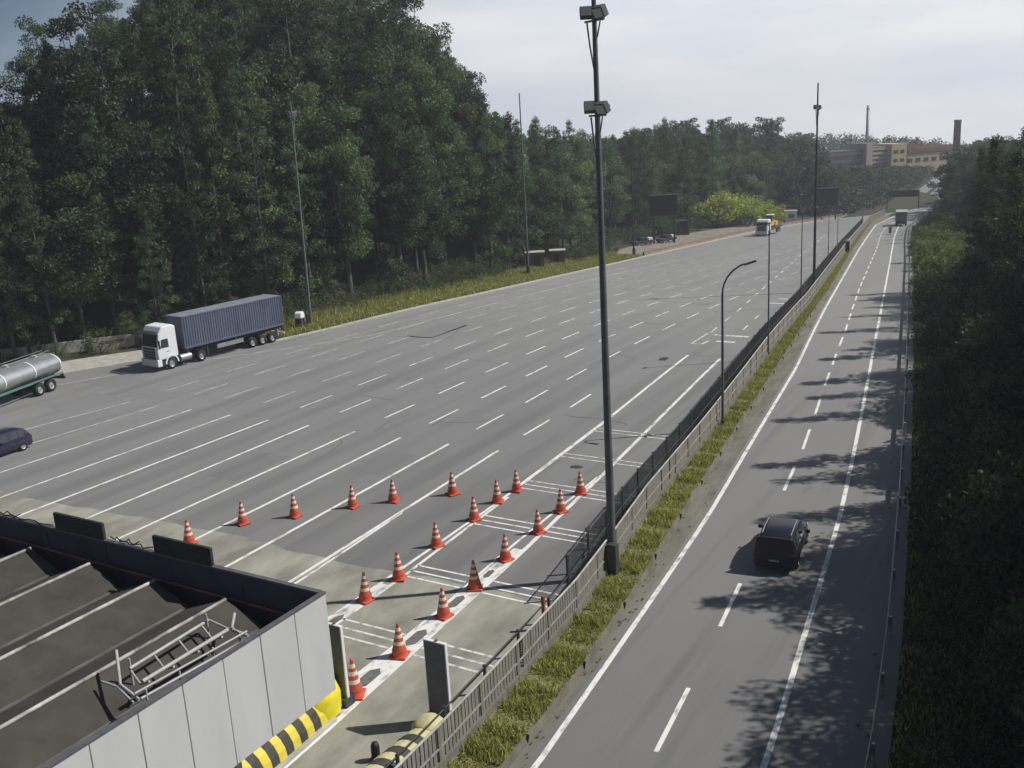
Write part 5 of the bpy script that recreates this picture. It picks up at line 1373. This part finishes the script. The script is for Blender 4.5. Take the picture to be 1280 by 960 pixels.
clu = np.sin(y * 2.3) + np.sin(y * 5.1 + 1) + rg.normal(0, .8, n)
hh = np.clip(.15 + .075 * clu, .02, .5) * rg.uniform(.6, 1.4, n); u = u * 1.07 - .01 * np.sin(y * 1.7)
tag(blades('verge_grass', xl_ + (xr_ - xl_) * u, y, zg(y) + .345, hh, GRASS, rg, .03), 'yellow green grass growing on the narrow verge below the fence', 'grass')
n = 42000
y = rg.uniform(70, 150, n); u = rg.random(n); hh = rg.uniform(.12, .5, n) * (1.1 + .7 * (u > .55)); x = x_left(y) - .35 - u * 8.0
tag(blades('strip_grass', x, y, zg(y) + .095, hh, GRASSY, rg, .07), 'mown grass on the strip between plaza kerb and left forest', 'grass')
n = 26000
y = 14 + (rg.random(n) ** 1.5) * 215; u = rg.random(n); x = x_rail(y) + .5 + u * 5.5
tag(blades('bank_grass', x, y, ground(x, y) - .01, rg.uniform(.15, .5, n), GRASS, rg, .04), 'grass on the bank between right guardrail and trees', 'grass')

# far woods: beyond 400 m they read as one mass
rf_ = np.random.default_rng(77)
CC, SS, TT = [], [], []
for i in range(1900):
    r_ = rf_.uniform(300, 800); th = rf_.uniform(-.72, .42)     # bearings around the camera's heading
    hx, hy = -.503, .864
    x = r_ * (hx * math.cos(th) + hy * math.sin(th)); y_ = r_ * (hy * math.cos(th) - hx * math.sin(th))
    pq_ = to_px(x, y_, float(ground(x, y_)))
    if r_ < 400 and not (1010 < pq_[0] < 1185 and y_ > 285 and d_left(x, y_) > 8): continue
    if abs(x - (-57 - (y_ - 390) * .08)) < 13 and y_ < 640: continue
    if -150 < x + .0 < -55 and 415 < y_ < 452 and True: continue
    hgt_ = rf_.uniform(10, 19); k = 90
    g_ = float(ground(x, y_)); px_ = to_px(x, y_, g_)
    cap_ = 206 if (1025 < px_[0] < 1180 and y_ < 440) else float(np.interp(px_[0], [560, 1000, 1040, 1100, 1180, 1240, 1280], [150, 165, 163, 167, 172, 178, 182])) + rf_.uniform(-3, 9)
    while hgt_ > 4 and to_px(x, y_, g_ + hgt_)[1] < cap_: hgt_ -= .6
    if hgt_ <= 4: continue
    v = rf_.normal(size=(k, 3)); v /= np.linalg.norm(v, axis=1)[:, None]; v *= (rf_.uniform(.3, 1, k) ** .5)[:, None]
    c = np.array([x, y_, float(ground(x, y_)) + hgt_ * .5]) + v * np.array([hgt_ * .34, hgt_ * .34, hgt_ * .52])
    CC.append(c); SS.append(rf_.uniform(.9, 2.0, k)); TT.append(np.clip(rf_.uniform(.1, .8) + rf_.normal(0, .15, k), 0, 1))
for i in range(520):
    y_ = rf_.uniform(258, 436); x = rf_.uniform(-135, float(x_left(y_)) - 1.5)
    g_ = float(ground(x, y_)); px_ = to_px(x, y_, g_)
    if px_[0] < 930: continue
    hgt_ = rf_.uniform(3, 11); k = 110
    while hgt_ > 2 and to_px(x, y_, g_ + hgt_)[1] < 206: hgt_ -= .4
    if hgt_ <= 2: continue
    v = rf_.normal(size=(k, 3)); v /= np.linalg.norm(v, axis=1)[:, None]; v *= (rf_.uniform(.3, 1, k) ** .5)[:, None]
    CC.append(np.array([x, y_, g_ + hgt_ * .48]) + v * np.array([2.0 + hgt_ * .22, 2.0 + hgt_ * .22, hgt_ * .52])); SS.append(rf_.uniform(.6, 1.3, k)); TT.append(np.clip(rf_.uniform(.1, .8) + rf_.normal(0, .15, k), 0, 1))
fw_ = leaf_object('far_wood', np.concatenate(CC), np.concatenate(SS), LF_FAR, rf_, np.concatenate(TT))
tag(fw_, 'hazy bluish wood on the low ridges in the distance', 'wood', kind='stuff')

# ------------------------------------------------------------------ far works and chimneys
fb = thing('factory_building', 'distant cream and brown factory with a long roof beyond the trees', 'factory', (-80, 440, -10.6), R(52)); fb.scale = (1.5, 1.2, 1.0)
CRM = mat('cream_wall', (.46, .36, .20), .8, var=.1, scale=.3); BRN = mat('brown_roof', (.22, .10, .055), .8, var=.2, scale=.3); GRYW = mat('grey_wall', (.16, .15, .15), .8, var=.15, scale=.3)
MB().box((0, 0, 6.2), (5.0, 10, 12.6)).build('cream_block', CRM, fb)
for r_ in range(3):
    for c_ in range(2):
        MB().box((-1.1 + c_ * 2.2, -5.03, 2.6 + r_ * 3.4), (1.3, .1, 1.3)).build('window', GLASS, fb)
MB().box((2.9, .2, 6.1), (.8, 9.6, 12.4)).build('dark_pier', mat('dark_brown', (.05, .03, .02), .8), fb)
MB().prism([(3.4, 0), (26, 0), (26, 9.4), (3.4, 9.4)], -2, 14, 'y').build('hall_wall', CRM, fb)
MB().prism([(3.4, 9.4), (26.4, 9.4), (26.4, 9.8), (3.4, 11.9)], -2.5, 15, 'y').build('hall_roof', BRN, fb)
MB().box((14.7, -2.06, 7.6), (21, .1, 1.0)).build('brown_band', BRN, fb)
for c_ in range(7): MB().box((6 + c_ * 2.8, -2.06, 5.2), (1.6, .1, 1.6)).build('window', GLASS, fb)
MB().box((-5.3, 1, 6.0), (5.4, 8, 11.6)).build('louvre_block', GRYW, fb)
for r_ in range(5): MB().box((-5.3, -3.06, 4.0 + r_ * 1.7), (4.8, .2, .7)).build('louvre', CRM, fb)
MB().box((-9.2, 0, 6.8), (2.0, 8, 13.4)).build('stair_tower', mat('pink_wall', (.42, .32, .30), .8), fb)
MB().box((-17, 3, 5.6), (13.5, 10, 10.8)).build('dark_wing', mat('dark_wing', (.06, .055, .07), .8, var=.2), fb)
for r_ in range(3): MB().box((-17, -2.06, 4.2 + r_ * 2.8), (12.4, .1, 1.0)).build('window_band', mat('window_band', (.12, .12, .14), .3), fb)
ch = thing('brick_chimney', 'dark brick chimney rising above the hazy ridge on the right', 'chimney', (-55.4, 447, -10.6))
MB().lathe([(1.55, 0), (1.30, 19.6), (1.42, 19.7), (1.42, 20.5), (1.0, 20.5)], n=20).build('shaft', mat('chimney_brick', (.12, .08, .07), .85, var=.2, scale=1), ch)
for k in range(3): MB().lathe([(1.40 - k * .06, 5 + k * 5), (1.40 - k * .06, 5.3 + k * 5)], n=20).build('iron_band', DARKST, ch)
c2 = thing('steel_chimney', 'thin pale steel chimney standing behind the factory', 'chimney', (-112, 556, -11.5))
MB().lathe([(.95, 0), (.75, 28.5), (.6, 28.5)], n=14).build('shaft', mat('pale_steel', (.30, .32, .36), .5), c2); MB().lathe([(1.0, 26.5), (1.0, 26.9)], n=14).build('platform', DARKST, c2)

# ------------------------------------------------------------------ haze
hz = MB().box((0, 0, -52), (3900, 3900, 260)).build('haze')
hm = bpy.data.materials.new('haze'); hm.use_nodes = True
hn = hm.node_tree; hn.nodes.clear(); ho = hn.nodes.new('ShaderNodeOutputMaterial'); pv = hn.nodes.new('ShaderNodeVolumePrincipled')
pv.inputs['Color'].default_value = (.86, .91, 1.0, 1); pv.inputs['Density'].default_value = 0.00038; pv.inputs['Anisotropy'].default_value = 0.3
hn.links.new(pv.outputs[0], ho.inputs['Volume'])
hz.data.materials.append(hm); hz['kind'] = 'stuff'
hz.visible_shadow = True
